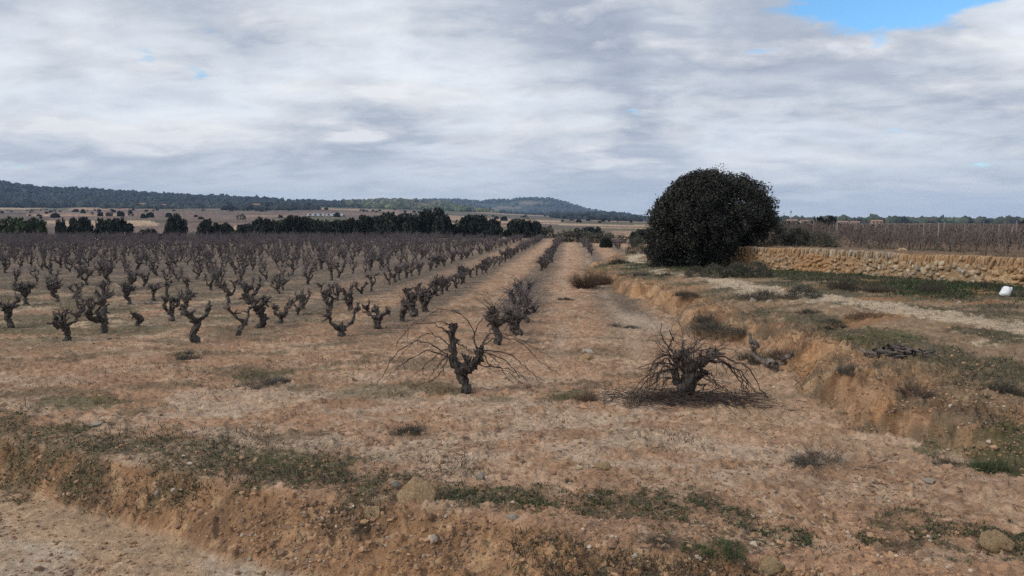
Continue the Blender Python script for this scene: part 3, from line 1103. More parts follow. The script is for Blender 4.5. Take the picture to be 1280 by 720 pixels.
GT = 'dark trees along the far edge of the vineyard'
mt = [
    (10, 271, 40, 128, 'green', 'olive green rounded tree at the left photo edge behind the vines'),
    (38, 272, 42, 129, 'green', 'olive green tree right of the one at the left edge'),
    (78, 275, 13, 150, 0, 'tiny round tree just left of the pair of dark oaks'),
    (101, 273, 33, 130, 1, 'left one of a pair of rounded dark oaks at the far vineyard edge'),
    (143, 272, 42, 128, 2, 'right and wider one of a pair of rounded dark oaks'),
    (188, 287, 30, 126, 3, 'low dark thicket between the oak pair and the upright oak'),
    (221, 270, 27, 130, 0, 'lone upright dark oak standing clear left of the tree belt'),
    (260, 275, 22, 140, 4, 'small dark tree first right of the lone upright oak'),
    (279, 278, 26, 140, 2, 'low bushy tree second right of the lone upright oak'),
    (297, 283, 24, 132, 3, 'lowest bush at the left start of the dark tree belt'),
    (312, 281, 20, 132, 1, 'low dark bush left of the tall pointed pine pair'),
    (330, 274, 27, 130, 0, 'rounded dark pine at the left end of the tree belt'),
    (352, 277, 20, 128, 1, 'narrow dark pine filling the gap left of a taller pine'),
    (369, 269, 27, 130, 2, 'tallest dark pine in the left part of the tree belt'),
    (388, 272, 26, 132, 4, 'dark pine leaning against the tallest pine of the left part'),
    (407, 277, 26, 128, 3, 'lower pine left of the middle of the tree belt'),
    (428, 276, 30, 131, 1, 'broad low pine in the middle of the tree belt'),
    (447, 273, 26, 129, 0, 'middle pine rising over its low neighbours of the belt'),
    (468, 269, 32, 131, 2, 'broad dark pine left of the highest pine group'),
    (490, 267, 34, 130, 4, 'wide dark pine in the densest part of the belt'),
    (514, 269, 32, 129, 1, 'dense dark pine just left of the highest pine'),
    (541, 263, 34, 131, 0, 'highest dark pine of the belt with pointed top'),
    (556, 271, 22, 128, 3, 'short dark pine tucked right of the highest pine'),
    (576, 277, 22, 150, 'grey', 'greyish bare tree in the gap of the tree belt'),
    (593, 268, 30, 129, 2, 'rounded dark pine right of the belt gap'),
    (612, 275, 26, 128, 4, 'lower pine at the right end of the dark belt'),
    (648, 275, 28, 130, 1, 'left half of the detached dark tree pair right of the belt'),
    (665, 277, 26, 130, 3, 'right half of the detached dark tree pair'),
    (683, 283, 18, 128, 'grey', 'small grey green bush beside the detached tree pair'),
    (743, 284, 16, 122, 0, 'small dark round tree above the far end of the open row'),
    (721, 285, 8, 160, 1, 'tiny dark tree dot left of the small round tree'),
    (736, 283, 9, 190, 2, 'tiny dark tree behind the small round tree'),
    (804, 286, 26, 75, 4, 'dark rounded bush half hidden behind the big oak'),
    (703, 288, 22, 84, 'grey', 'greyish leafless bush at the far end of the right-hand row'),
    (722, 285, 34, 80, 'grey', 'wide greyish leafless bush beyond the open row'),
    (748, 289, 30, 78, 'grey', 'greyish bush right of the wide leafless one'),
    (768, 291, 26, 76, 'grey', 'small greyish bush left of the oak in the distance'),
    (757, 296, 12, 62, 1, 'little dark round bush on the tan soil beyond the bank'),
    (1030, 271, 27, 92, 0, 'lone dark round tree rising above the trellised vineyard'),
    (1282, 274, 14, 110, 2, 'dark tree cut by the right photo edge above the trellis'),
    (992, 277, 34, 70, 3, 'low dark tree peeping out right of the big oak'),
]
for (u, vt, w, y, k, lab) in mt:
    mid_tree('pine_tree' if 'pine' in lab else 'oak_tree' if 'oak' in lab else 'bush' if 'bush' in lab or 'thicket' in lab else 'small_tree', u, vt, w, y, lab, k, GT if 290 < u < 700 else None)

# single trees dotted over the far fields: small, one mesh each
g = np.random.default_rng(77)
FTG = 'scattered small trees on the far fields'
nft = 0
while nft < 170:
    u = g.uniform(2, 800)
    y = g.uniform(260, 980) if u < 650 else g.uniform(300, 980)
    x = at(u, y)
    if fbm(np.array([x]), np.array([y]), 110, 2, 191)[0] < 0.5:
        continue
    hh = g.uniform(1.0, 2.5)
    o = link('field_tree', CROWNS[nft % 5] if nft % 3 else CROWN_GREY, None, (x, y, gz(x, y) - 0.3), g.uniform(0, 6), (hh * g.uniform(0.5, 0.8), hh * g.uniform(0.5, 0.8), hh))
    tag(o, 'small dark tree dotted on the tan fields beyond the tree belt', 'tree', FTG)
    nft += 1


# forests on the hills and wooded strips
def build_forest():
    g = np.random.default_rng(9)
    P, S, C = [], [], []

    def scatter(n, u0, u1, d0, d1, dens, size, base, spread=0.35):
        u = g.uniform(u0, u1, n)
        d = g.uniform(d0, d1, n)
        a = np.arctan((u - 640) / FPX)
        x, y = d * np.sin(a), d * np.cos(a)
        keep = fbm(x, y, 150, 3, 195) > dens
        x, y = x[keep], y[keep]
        s = g.uniform(0.65, 1.35, len(x)) * size
        z = terrain(x, y, False) + s * 0.45
        P.append(np.stack([x, y, z], 1))
        S.append(s)
        c = jitcol(base, len(x), spread, int(g.integers(1e6)))
        C.append(c)
    scatter(6200, -260, 450, 1075, 1720, 0.28, 3.8, (0.017, 0.024, 0.023))
    scatter(2400, 430, 620, 1100, 1720, 0.46, 4.2, (0.085, 0.095, 0.048))  # paler scrub green paints a sunlit patch onto this hill
    scatter(2300, 620, 850, 1300, 1720, 0.20, 4.2, (0.017, 0.024, 0.023))
    scatter(4200, 380, 880, 2200, 3050, 0.34, 6.5, (0.032, 0.041, 0.033))
    scatter(900, -200, 115, 960, 1080, 0.25, 4.0, (0.017, 0.024, 0.023))
    scatter(420, 690, 800, 760, 930, 0.25, 3.0, (0.017, 0.024, 0.023))
    scatter(300, 280, 400, 700, 960, 0.45, 3.0, (0.017, 0.024, 0.023))
    scatter(2600, 960, 1420, 700, 1650, 0.34, 3.4, (0.045, 0.055, 0.033))
    scatter(500, 130, 330, 850, 1000, 0.5, 2.6, (0.032, 0.041, 0.033))
    P, S, C = np.concatenate(P), np.concatenate(S), np.concatenate(C)
    me = lumps_mesh('forest', P, S, C, M['leaf'], 0, 8, 1.0, 0.22, False)
    tag(link('forest', me), kind='stuff', label='dark pine forest covering the far hills')


build_forest()


# ------------------------------------------------------------------ far buildings and mast
def box(mb, x0, x1, y0, y1, z0, z1, col=None):
    V = np.array([[x, y, z] for z in (z0, z1) for y in (y0, y1) for x in (x0, x1)], float)
    Q = np.array([[0, 2, 3, 1], [4, 5, 7, 6], [0, 1, 5, 4], [2, 6, 7, 3], [0, 4, 6, 2], [1, 3, 7, 5]])
    mb.add(V, Q, None, col)


def house(u, y, w, h, label, wall='wallp', roof='roof', dep=4, rh=0.8, vb=None, name='farmhouse', cat='building', nwin=3):
    x = at(u, y)
    z = gz(x, y) if vb is None else max(CAMZ + (279 - vb) / FPX * y, gz(x, y))
    t = thing(name, label, cat, (x, y, z - 0.3), random.uniform(-0.3, 0.3))
    a = MB()
    box(a, -w / 2, w / 2, -dep / 2, dep / 2, -2.0, h)
    a.add(np.array([[-w / 2, -dep / 2, h], [-w / 2, dep / 2, h], [-w / 2, 0, h + rh], [w / 2, -dep / 2, h], [w / 2, dep / 2, h], [w / 2, 0, h + rh]]), None, [[0, 2, 1], [3, 4, 5]])
    link('wall', a.mesh('wall', (M[wall],), False), t)
    r = MB()
    e = 0.35
    for sgn in (-1, 1):
        y0, z0 = sgn * (dep / 2 + e), h - rh * e / (dep / 2) + 0.06
        V = np.array([[-w / 2 - e, y0, z0], [w / 2 + e, y0, z0], [w / 2 + e, 0, h + rh + 0.06], [-w / 2 - e, 0, h + rh + 0.06]])
        V = np.vstack([V, V + [0, 0, 0.18]])
        r.add(V, [[0, 1, 2, 3], [4, 5, 6, 7], [0, 1, 5, 4], [1, 2, 6, 5], [3, 0, 4, 7]])
    link('roof', r.mesh('roof', (M[roof],), False), t)
    for i in range(nwin):
        q = MB()
        cx = (i + 0.5) / nwin * w - w / 2
        box(q, cx - 0.5, cx + 0.5, -dep / 2 - 0.03, -dep / 2 + 0.1, h * 0.35, h * 0.35 + 1.2)
        link('window', q.mesh('window', (M['dark'],), False), t)
    return t


house(181, 930, 7, 5, 'small pale farmhouse at the foot of the forested left ridge')
house(205, 960, 9, 3.5, 'low pale farm building right of the small farmhouse under the ridge')
house(322, 800, 10, 4, 'tan farmhouse among trees in the middle of the far fields', 'wallo')
house(396, 330, 6.5, 0.5, 'long low pale shed behind the left part of the tree belt', 'wallp', 'sheet', name='shed', cat='shed')
house(420, 340, 7, 0.5, 'second long pale shed just right of the first one', 'wallp', 'sheet', name='shed', cat='shed')
house(578, 240, 2.2, 0.5, 'small white shed seen through the gap of the tree belt', 'wallp', 'sheet', name='shed', cat='shed', nwin=1)
house(988, 520, 6, 1.8, 'pale village house under the mast right of the big oak', vb=281.5)
house(1004, 540, 6, 1.5, 'pale village house left of the lone round tree', vb=282)
house(1052, 560, 8, 1.6, 'pale long village house right of the lone round tree', vb=282)
house(1067, 575, 6, 1.4, 'second pale village house right of the lone round tree', vb=282)
house(1094, 540, 7, 2.2, 'orange walled village house on the right horizon', 'wallo', vb=282)
mb = MB()
y = 470
mb.tube([(0, 0, -6), (0, 0, 2), (0, 0, 9.0)], [0.22, 0.2, 0.14], 6)
mroot = thing('radio_mast', 'thin grey radio mast on the horizon right of the big oak', 'mast', (at(987, y), y, 0.8))
link('pole', mb.mesh('pole', (M['metal'],)), mroot)
mb = MB()
box(mb, -0.5, 0.5, -0.15, 0.15, 7.6, 8.7)
link('antenna', mb.mesh('antenna', (M['metal'],), False), mroot)


# ------------------------------------------------------------------ vines
def cane_path(g, p, d, L, droop, n=9, wig=0.03):
    """a shoot leaving p in direction d, bending down under its own weight"""
    d = np.array(d, float)
    d /= np.linalg.norm(d)
    P = [np.array(p, float)]
    st = L / (n - 1)
    for i in range(n - 1):
        d = d + np.array([0, 0, -droop / n]) + g.normal(0, wig, 3)
        d /= np.linalg.norm(d)
        P.append(P[-1] + d * st)
    return np.array(P)


class Vine:
    """pieces of one goblet vine: trunk path, arm paths, shoots"""
    def __init__(self, seed, h=0.72, arms=3, lean=(0, 0), r=0.075, shoots=3, slen=(0.05, 0.16), armlen=(0.12, 0.26), split=0.42, detail=1.0, droop=0.3, sr=0.005, upright=0.75, stubs=4):
        g = np.random.default_rng(seed)
        self.trunk, self.arms, self.shoots = MB(), [], []
        zs = h * split
        tp = spline([(0, 0, -0.06), (lean[0] * 0.3 + g.normal(0, 0.035), g.normal(0, 0.03), zs * 0.4), (lean[0] * 0.7 + g.normal(0, 0.04), lean[1] * 0.7, zs * 0.8), (lean[0], lean[1], zs * 1.08)], int(13 * detail) + 3)
        n = len(tp)
        f = np.linspace(0, 1, n)
        R = r * (1.0 - 0.45 * np.sin(f * math.pi * 0.8) + 0.42 * f) * (1 + 0.12 * g.normal(0, 1, n))
        R[0] *= 1.3
        k = 12 if detail > 0.9 else 9 if detail > 0.7 else 6
        self.trunk.tube(tp, R, k, 0.2, r=g, flute=0.16)
        top = tp[-1]
        a0 = g.uniform(0, 6.28)
        for i in range(arms):
            a = a0 + i * 2 * math.pi / arms + g.normal(0, 0.4)
            L = g.uniform(*armlen) * (g.uniform(0.55, 1.0) if i > 1 else 1)
            hz = np.array([math.cos(a), math.sin(a), 0])
            sd_ = np.array([-hz[1], hz[0], 0])
            e1 = top + hz * L * 0.45 + np.array([0, 0, 0.04 + g.uniform(-0.06, 0.06)])
            e2 = top + hz * L * g.uniform(0.5, 1.15) + np.array([0, 0, h - zs * 1.08]) * g.uniform(0.45, 1.1)
            e12 = e1 * 0.6 + e2 * 0.4 + sd_ * g.normal(0, 0.06) + hz * g.normal(0.02, 0.04)
            e15 = e1 * 0.25 + e2 * 0.75 + sd_ * g.normal(0, 0.05) + hz * g.normal(0.0, 0.05)
            ap = spline([top - np.array([0, 0, 0.05]), e1, e12, e15, e2], int(13 * detail) + 2)
            m = len(ap)
            fr = np.linspace(0, 1, m)
            AR = r * (0.66 - 0.34 * fr + 0.22 * np.exp(-((fr - 0.93) / 0.12) ** 2)) * g.uniform(0.7, 1.05) * (1 + 0.17 * g.normal(0, 1, m))
            mb = MB()
            mb.tube(ap, AR, max(k - 2, 5), 0.26, r=g, flute=0.14)
            ns = stubs if detail > 0.5 else 1
            for s in range(ns):                      # knuckles and old spur stubs
                j = int(min(m - 1, max(2, m * g.uniform(0.3, 1.0))))
                dd = g.normal(0, 0.8, 3) + np.array([0, 0, 0.5]) + hz * 0.3
                Ls = g.uniform(0.04, 0.12)
                mb.tube(cane_path(g, ap[j], dd, Ls + AR[j], -0.3, 5, 0.2), np.linspace(AR[j] * 0.75, g.uniform(0.008, 0.018), 5) * (1 + 0.15 * g.normal(0, 1, 5)), 6, 0.2, r=g)
            self.arms.append(mb)
            for s in range(shoots):
                q = ap[-1 - int(g.integers(0, max(2, m // 3)))] if s > 0 else ap[-1]
                dd = hz * 0.35 + g.normal(0, 0.5, 3) + np.array([0, 0, upright])
                L2 = g.uniform(*slen)
                sp = cane_path(g, q, dd, L2, droop, 4 if L2 < 0.2 else 7, 0.07)
                smb = MB()
                smb.tube(sp, np.linspace(sr * 1.25, sr * 0.5, len(sp)), 4 if detail > 0.9 else 3, cap=False)
                self.shoots.append(smb)


def merged(lst):
    o = MB()
    for m in lst:
        for V in m.V:
            pass
        V = np.concatenate(m.V)
        Q = np.concatenate(m.Q) if m.Q else None
        T = np.concatenate(m.T) if m.T else None
        o.add(V, Q, T)
    return o


def place_split(v, name, label, loc, rz=0, group=None, scale=None, bark='bark', shoot='cane', cat='vine', shoot_name='shoot'):
    """a near vine: trunk, each arm and each shoot a part of its own"""
    t = thing(name, label, cat, loc, rz, group, scale)
    link('trunk', v.trunk.mesh('trunk', (M[bark],)), t)
    for a in v.arms:
        link('arm', a.mesh('arm', (M[bark],)), t)
    for s in v.shoots:
        link(shoot_name, s.mesh(shoot_name, (M[shoot],)), t)
    return t


GV = 'bare old bush vines of the vineyard'


def zpath(pts, ox, oy, sc, ppm, gseed, depth=0.35):
    """photo-zoom points to metres beside the vine's base, with a depth bow"""
    g = np.random.default_rng(gseed)
    a = g.uniform(-depth, depth)
    n = len(pts)
    out = []
    for i, (px, py) in enumerate(pts):
        f = i / max(n - 1, 1)
        out.append(((px - ox) / sc / ppm, a * f + 0.04 * math.sin(3 * f + a * 9), max((oy - py) / sc / ppm, 0.015)))
    return out


def build_front_vine():
    x, y = hit(581, 491)
    z = gz(x, y)
    ppm = FPX / y
    t = thing('vine', 'front vine with a tall forked trunk and long canes arching to the ground', 'vine', (x, y, z - 0.01), group=GV)
    g = np.random.default_rng(4)
    o = (505, 560, 4.5, ppm)
    tr = MB()
    tr.tube(spline(np.array(zpath([(520, 575), (505, 500), (480, 440), (490, 400)], *o, 1, 0.02)) - [0, 0, 0.0], 14), np.linspace(0.048, 0.066, 14) * (1 + 0.1 * g.normal(0, 1, 14)), 16, 0.2, r=g, flute=0.14)
    link('trunk', tr.mesh('trunk', (M['bark'],)), t)
    for i, (pts, r0, r1) in enumerate([([(490, 430), (445, 380), (440, 310), (435, 240), (438, 175), (432, 158)], 0.050, 0.032),
                                       ([(495, 440), (540, 400), (570, 370), (590, 320), (600, 285)], 0.052, 0.030),
                                       ([(495, 430), (520, 380), (520, 350)], 0.045, 0.025)]):
        mb = MB()
        mb.tube(spline(zpath(pts, *o, 11 + i, 0.06), 26) + g.normal(0, 0.006, (26, 3)), np.linspace(r0, r1, 26) * (1 + 0.14 * g.normal(0, 1, 26)), 12, 0.26, r=g, flute=0.16)
        ap = spline(zpath(pts, *o, 11 + i, 0.06), 26)
        for q in range(7):
            j = int(g.integers(8, 26))
            mb.tube(cane_path(g, ap[j], g.normal(0, 0.8, 3) + [0, 0, 0.6], g.uniform(0.07, 0.13), 0, 5, 0.2), np.linspace(0.03, 0.008, 5), 6, 0.2, r=g)
        link('arm', mb.mesh('arm', (M['bark'],)), t)
    canes = [[(565, 270), (555, 180), (500, 105), (420, 70), (340, 70), (260, 145)],
             [(425, 215), (360, 175), (250, 155), (170, 200), (110, 280), (95, 330)],
             [(415, 330), (330, 270), (240, 245), (150, 290), (95, 350), (50, 440), (20, 480)],
             [(405, 335), (350, 400), (295, 470)],
             [(412, 345), (300, 300), (200, 340), (120, 400), (60, 450)],
             [(430, 290), (370, 230), (290, 210), (220, 250), (150, 330)],
             [(615, 300), (680, 350), (730, 420), (785, 478)],
             [(620, 305), (780, 345), (870, 430), (970, 500)],
             [(605, 270), (700, 240), (820, 260), (920, 360), (1050, 450)],
             [(610, 315), (720, 360), (800, 430), (868, 490)],
             [(605, 275), (650, 215), (760, 225), (900, 300), (1000, 360)],
             [(600, 300), (660, 400), (760, 430), (850, 500)],
             [(440, 260), (500, 290), (525, 320)],
             [(570, 280), (560, 210), (610, 130), (700, 120), (790, 160)],
             [(435, 165), (400, 135), (370, 120)],
             [(590, 350), (600, 400), (720, 420), (900, 560)],
             [(415, 330), (380, 420), (300, 500), (180, 540)],
             [(425, 300), (350, 330), (250, 420), (160, 500)],
             [(600, 280), (640, 230), (655, 170)]]
    for i, pts in enumerate(canes):
        mb = MB()
        p = spline(zpath(pts, *o, 30 + i), 20)
        p = p + g.normal(0, 0.008, p.shape)
        mb.tube(p, np.linspace(0.0078, 0.0026, 20) * np.where(np.arange(20) % 3 == 0, 1.35, 0.9), 5, cap=False)
        for k in range(int(g.integers(2, 5))):          # side shoots
            j = int(g.integers(4, 18))
            d = (p[j + 1] - p[j]) / np.linalg.norm(p[j + 1] - p[j]) + g.normal(0, 0.6, 3)
            mb.tube(cane_path(g, p[j], d, g.uniform(0.06, 0.22), 0.5, 5, 0.08), np.linspace(0.004, 0.002, 5), 3, cap=False)
        link('cane', mb.mesh('cane', (M['cane'],)), t)


def build_right_vine():
    x, y = hit(852, 501)
    z = gz(x, y)
    ppm = FPX / y
    t = thing('vine', 'thick hunched vine in a tangle of drooping canes near the bank', 'vine', (x, y, z - 0.01), group=GV)
    g = np.random.default_rng(14)
    o = (412, 500, 4.5, ppm)
    tr = MB()
    tr.tube(spline(zpath([(405, 515), (415, 450), (450, 390), (455, 330), (440, 270)], *o, 2, 0.03), 15), np.array([0.08, 0.075, 0.078, 0.082, 0.09, 0.098, 0.1, 0.1, 0.096, 0.09, 0.085, 0.08, 0.075, 0.07, 0.06]) * 0.86 * (1 + 0.12 * g.normal(0, 1, 15)), 16, 0.22, r=g, flute=0.14)
    link('trunk', tr.mesh('trunk', (M['bark'],)), t)
    for i, (pts, r0, r1) in enumerate([([(445, 300), (430, 250), (405, 228), (372, 232)], 0.07, 0.04),
                                       ([(410, 440), (385, 380), (378, 300), (392, 255)], 0.05, 0.035),
                                       ([(470, 320), (510, 285), (550, 255), (600, 228)], 0.06, 0.04),
                                       ([(480, 380), (520, 350), (560, 340)], 0.05, 0.03)]):
        mb = MB()
        mb.tube(spline(zpath(pts, *o, 61 + i, 0.12), 18) + g.normal(0, 0.006, (18, 3)), np.linspace(r0, r1, 18) * 0.85 * (1 + 0.15 * g.normal(0, 1, 18)), 12, 0.26, r=g, flute=0.14)
        ap = spline(zpath(pts, *o, 61 + i, 0.12), 18)
        for q in range(7):
            j = int(g.integers(5, 18))
            mb.tube(cane_path(g, ap[j], g.normal(0, 0.8, 3) + [0, 0, 0.5], g.uniform(0.07, 0.14), 0, 5, 0.2), np.linspace(0.03, 0.008, 5), 6, 0.2, r=g)
        link('arm', mb.mesh('arm', (M['bark'],)), t)
    canes = [[(510, 310), (600, 268), (690, 310), (760, 400), (805, 490)], [(530, 340), (640, 410), (735, 495)],
             [(570, 265), (680, 290), (800, 370), (865, 505)], [(600, 240), (700, 300), (770, 420), (790, 520)],
             [(600, 235), (640, 260), (720, 340), (850, 450), (930, 560)], [(520, 350), (590, 380), (690, 470)],
             [(545, 330), (600, 360), (615, 430)], [(380, 235), (320, 230), (270, 260), (225, 340), (215, 420)],
             [(375, 300), (300, 240), (230, 300), (200, 420)], [(380, 330), (300, 330), (240, 420), (220, 510)],
             [(385, 260), (330, 190), (290, 110), (282, 40)], [(330, 180), (345, 120), (320, 70)], [(385, 350), (330, 380), (300, 470)],
             [(400, 240), (430, 190), (470, 175)], [(480, 280), (500, 230), (480, 210)], [(390, 380), (330, 300), (290, 330), (250, 480)],
             [(540, 260), (580, 200), (640, 215)], [(380, 280), (280, 290), (180, 400), (120, 500)], [(500, 400), (560, 420), (530, 480), (620, 520)],
             [(385, 300), (250, 350), (170, 440), (150, 540)], [(590, 235), (720, 270), (820, 330), (900, 460), (940, 540)]]
    for i, pts in enumerate(canes):
        mb = MB()
        p = spline(zpath(pts, *o, 80 + i, 0.4), 18)
        p = p + g.normal(0, 0.010, p.shape)
        mb.tube(p, np.linspace(0.0095, 0.0038, 18) * g.uniform(0.8, 1.2, 18), 5, cap=False)
        for k in range(int(g.integers(7, 14))):
            j = int(g.integers(3, 16))
            d = (p[j + 1] - p[j]) / np.linalg.norm(p[j + 1] - p[j]) + g.normal(0, 0.7, 3)
            mb.tube(cane_path(g, p[j], d, g.uniform(0.05, 0.22), 0.5, 5, 0.09), np.linspace(0.0045, 0.002, 5), 3, cap=False)
        link('cane', mb.mesh('cane', (M['cane'],)), t)
    for i in range(30):                                     # the bushy tangle, mostly towards the left
        src = np.array(zpath([[(430, 250), (385, 300), (440, 330), (520, 290), (390, 380), (480, 300)][i % 6]] * 2, *o, 200 + i, 0.1))[0]
        a = g.normal(math.pi if i % 3 else 0.2, 0.8)
        mb = MB()
        L = g.uniform(0.22, 0.6)
        p = cane_path(g, src, (math.cos(a) * 0.8, math.sin(a) * 0.7, g.uniform(0.5, 1.8)), L, g.uniform(0.1, 1.3), 12, 0.11)
        p[:, 2] = np.maximum(p[:, 2], 0.02)
        mb.tube(p, np.linspace(0.007, 0.0028, 12), 4, cap=False)
        for k in range(int(g.integers(4, 8))):
            j = int(g.integers(2, 11))
            d = (p[j] - p[j - 1]) / np.linalg.norm(p[j] - p[j - 1]) + g.normal(0, 0.7, 3)
            mb.tube(cane_path(g, p[j], d, g.uniform(0.06, 0.2), 0.5, 5, 0.1), np.linspace(0.004, 0.002, 5), 3, cap=False)
        link('cane', mb.mesh('cane', (M['cane'],)), t)
    # fallen canes heaped round it
    h = thing('brushwood', 'dark heap of fallen twigs spread round the foot of the hunched vine', 'brushwood', (x, y, z))
    for b in range(5):
        mb = MB()
        for i in range(150):
            a = g.uniform(0, 6.28)
            px = g.normal(0.12, 0.42) if b else g.normal(-0.35, 0.25)
            py = g.normal(-0.05, 0.16)
            zz = gz(x + px, y + py) - z + abs(g.normal(0, 0.035))
            d = (math.cos(a), math.sin(a) * 0.6, g.normal(0.08, 0.12))
            mb.tube(cane_path(g, (px, py, zz + 0.01), d, g.uniform(0.1, 0.32), 0.35, 5, 0.12), np.linspace(0.004, 0.002, 5), 3, cap=False)
        tag(link('twig_layer', mb.mesh('twig_layer', (M['cane'],)), h), kind='stuff')


build_front_vine()
build_right_vine()

# hand-placed front vines of the left rows: (u, v base, seed, h, arms, kwargs, label)
hand = [
    (372 - 127, 429, 101, 0.72, 3, dict(r=0.07, split=0.62, armlen=(0.14, 0.22)), 'big vine with a looped heart-shaped head, frontmost of the left field'),
    (81, 427, 102, 0.68, 4, dict(r=0.06, shoots=5, slen=(0.08, 0.25)), 'bushy short vine with spiky spurs, frontmost near the left edge'),
    (129, 417, 103, 0.74, 3, dict(r=0.075, armlen=(0.28, 0.4), shoots=6, slen=(0.05, 0.2)), 'wide vine with a raised right arm right of the spiky vine'),
    (12, 410, 104, 0.72, 4, dict(r=0.06, shoots=5, slen=(0.1, 0.3)), 'shaggy vine at the left photo edge'),
    (172, 409, 105, 0.26, 1, dict(r=0.05, split=0.8, armlen=(0.05, 0.08), shoots=3, slen=(0.04, 0.09)), 'small stubby cut-off vine stump between two bigger vines'),
    (213, 402, 106, 0.58, 3, dict(r=0.06, shoots=3), 'slim vine behind and left of the heart-shaped one'),
    (296, 420, 107, 0.72, 2, dict(r=0.055, lean=(0.16, 0), armlen=(0.25, 0.4)), 'vine leaning right with a kinked trunk'),
    (322, 410, 108, 0.85, 3, dict(r=0.085, split=0.5, armlen=(0.2, 0.3)), 'tall thick dark vine just right of the leaning one'),
    (347, 404, 109, 0.48, 2, dict(r=0.06, lean=(0.1, 0), armlen=(0.2, 0.3)), 'low crooked vine right of the tall thick one'),
    (427, 421, 110, 0.60, 2, dict(r=0.065, split=0.35, lean=(-0.03, 0), armlen=(0.36, 0.44), shoots=4), 'two-armed vine spread like antlers on a low stem'),
    (473, 411, 111, 0.58, 3, dict(r=0.08, split=0.45, armlen=(0.28, 0.4), shoots=4, slen=(0.06, 0.16)), 'cup-shaped vine with three short arms right of the antler vine'),
    (505, 402, 112, 0.68, 2, dict(r=0.07, split=0.4, armlen=(0.3, 0.45)), 'looping vine leading the row behind the cup-shaped vine'),
    (515, 396, 113, 0.66, 4, dict(r=0.075, shoots=4), 'dense vine right behind the looping row leader'),
    (533, 391, 114, 0.68, 4, dict(r=0.075, shoots=4), 'third vine of the row behind the cup-shaped vine'),
    (621, 431, 115, 0.66, 4, dict(r=0.075, split=0.6, shoots=9, slen=(0.18, 0.5), droop=0.5, armlen=(0.2, 0.35)), 'upright vine with a twiggy head directly behind the arching front vine'),
    (412, 392, 116, 0.62, 3, dict(r=0.065, shoots=5, slen=(0.1, 0.3)), 'vine with upright shoots behind and left of the antler vine'),
    (438, 388, 117, 0.62, 3, dict(r=0.07, shoots=4, slen=(0.1, 0.3)), 'vine with upright shoots directly behind the antler vine'),
]
TAKEN = []
for (u, v, sd_, h, na, kw, lab) in hand:
    x, y = hit(u, v)
    vn = Vine(sd_, h * 0.84, na, **{**dict(shoots=8, stubs=6, slen=(0.06, 0.2)), **kw})
    place_split(vn, 'vine', lab, (x, y, gz(x, y) - 0.01), 0.0, GV)
    TAKEN.append((x, y))

# twiggy vines of the right-hand row, dense with unpruned shoots
for (u, v, h, wd, sd_, lab) in [(645, 420, 0.5, 0.75, 201, 'low dome-shaped vine packed with twigs right behind the twiggy upright vine'),
                                (655, 404, 0.62, 0.7, 202, 'twig-packed vine second behind the twiggy upright vine'),
                                (648, 392, 0.72, 0.6, 203, 'twig-packed vine third behind the twiggy upright vine'),
                                (654, 380, 0.75, 0.6, 204, 'farthest twig-packed vine before the gap in the right-hand row')]:
    x, y = hit(u, v)
    vn = Vine(sd_, h * 0.75, 5, r=0.06, shoots=13, slen=(0.15, 0.42), armlen=(0.2, 0.35), droop=0.6, split=0.45, sr=0.0055)
    place_split(vn, 'vine', lab, (x, y, gz(x, y) - 0.01), 0, GV, None, 'bark', 'twig')
    TAKEN.append((x, y))

# dead stump at the bank
x, y = hit(966, 464)
vn = Vine(301, 0.42, 2, r=0.06, split=0.25, armlen=(0.38, 0.5), shoots=1, slen=(0.04, 0.1))
place_split(vn, 'vine_stump', 'dead forked vine stump with two prongs at the foot of the bank', (x, y, gz(x, y)), 0.3, None, None, 'bark_dead', 'twig', 'stump')

# the field: variants shared by many
NVAR = 14
VT, VS = [], []
for i in range(NVAR):
    h = 0.82 * [0.62, 0.70, 0.66, 0.75, 0.58, 0.72, 0.68, 0.64, 0.7, 0.6, 0.74, 0.66, 0.7, 0.63][i]
    vn = Vine(400 + i, h, 3 + i % 3, r=0.046 + 0.016 * (i % 3) / 2, shoots=15 + i % 6, slen=(0.06, 0.33), split=0.35 + 0.06 * (i % 4), lean=(random.uniform(-0.1, 0.1), 0), detail=0.8, sr=0.0055)
    VT.append(merged([vn.trunk] + vn.arms).mesh('trunk', (M['bark'],)))
    VS.append(merged(vn.shoots).mesh('shoot_tangle', (M['twig'],)))
ARMS = ['three-armed', 'four-armed', 'five-armed']
lattice = []
g = np.random.default_rng(55)
for k in range(-44, 8):
    for j in range(-2, 100):
        y = 14.3 + j * 1.02 + g.normal(0, 0.13)
        x = ROW0 + k * ROWW + ROWS * (y - 9) + g.normal(0, 0.10)
        u = 640 + FPX * x / y
        if y < 14 or y > 90 or u < -330 or x > np.interp(y, TOE_Y, TOE_X) - 0.5:
            continue
        if k == 0 and (y < 30 or (46 < y and g.random() < 0.5)):
            continue
        if k == -1 and y < 17.6:
            continue
        if k >= 1 and (y < 44 or g.random() < 0.55):
            continue
        if g.random() < 0.13:
            continue
        if any((x - a) ** 2 + (y - b) ** 2 < 0.5 for a, b in TAKEN):
            continue
        if k <= -2 and y < 15.3 and g.random() < 0.5:
            continue
        lattice.append((math.hypot(x, y), x, y, k))
lattice.sort()
lattice = [q for q in lattice if q[1] / q[2] > -0.70] + [q for q in lattice if q[1] / q[2] <= -0.70]
N_IND = 300 - len(hand) - 6
ORD = ['first', 'second', 'third', 'fourth', 'fifth', 'sixth', 'seventh', 'eighth', 'ninth', 'tenth']
ROWNAME = {-1: 'the row led by the looping vine', -2: 'the row behind the leaning vine', -3: 'the row behind the spiky vine', -4: 'the row behind the shaggy edge vine', 0: 'the right-hand row after its gap'}
cnt = {}
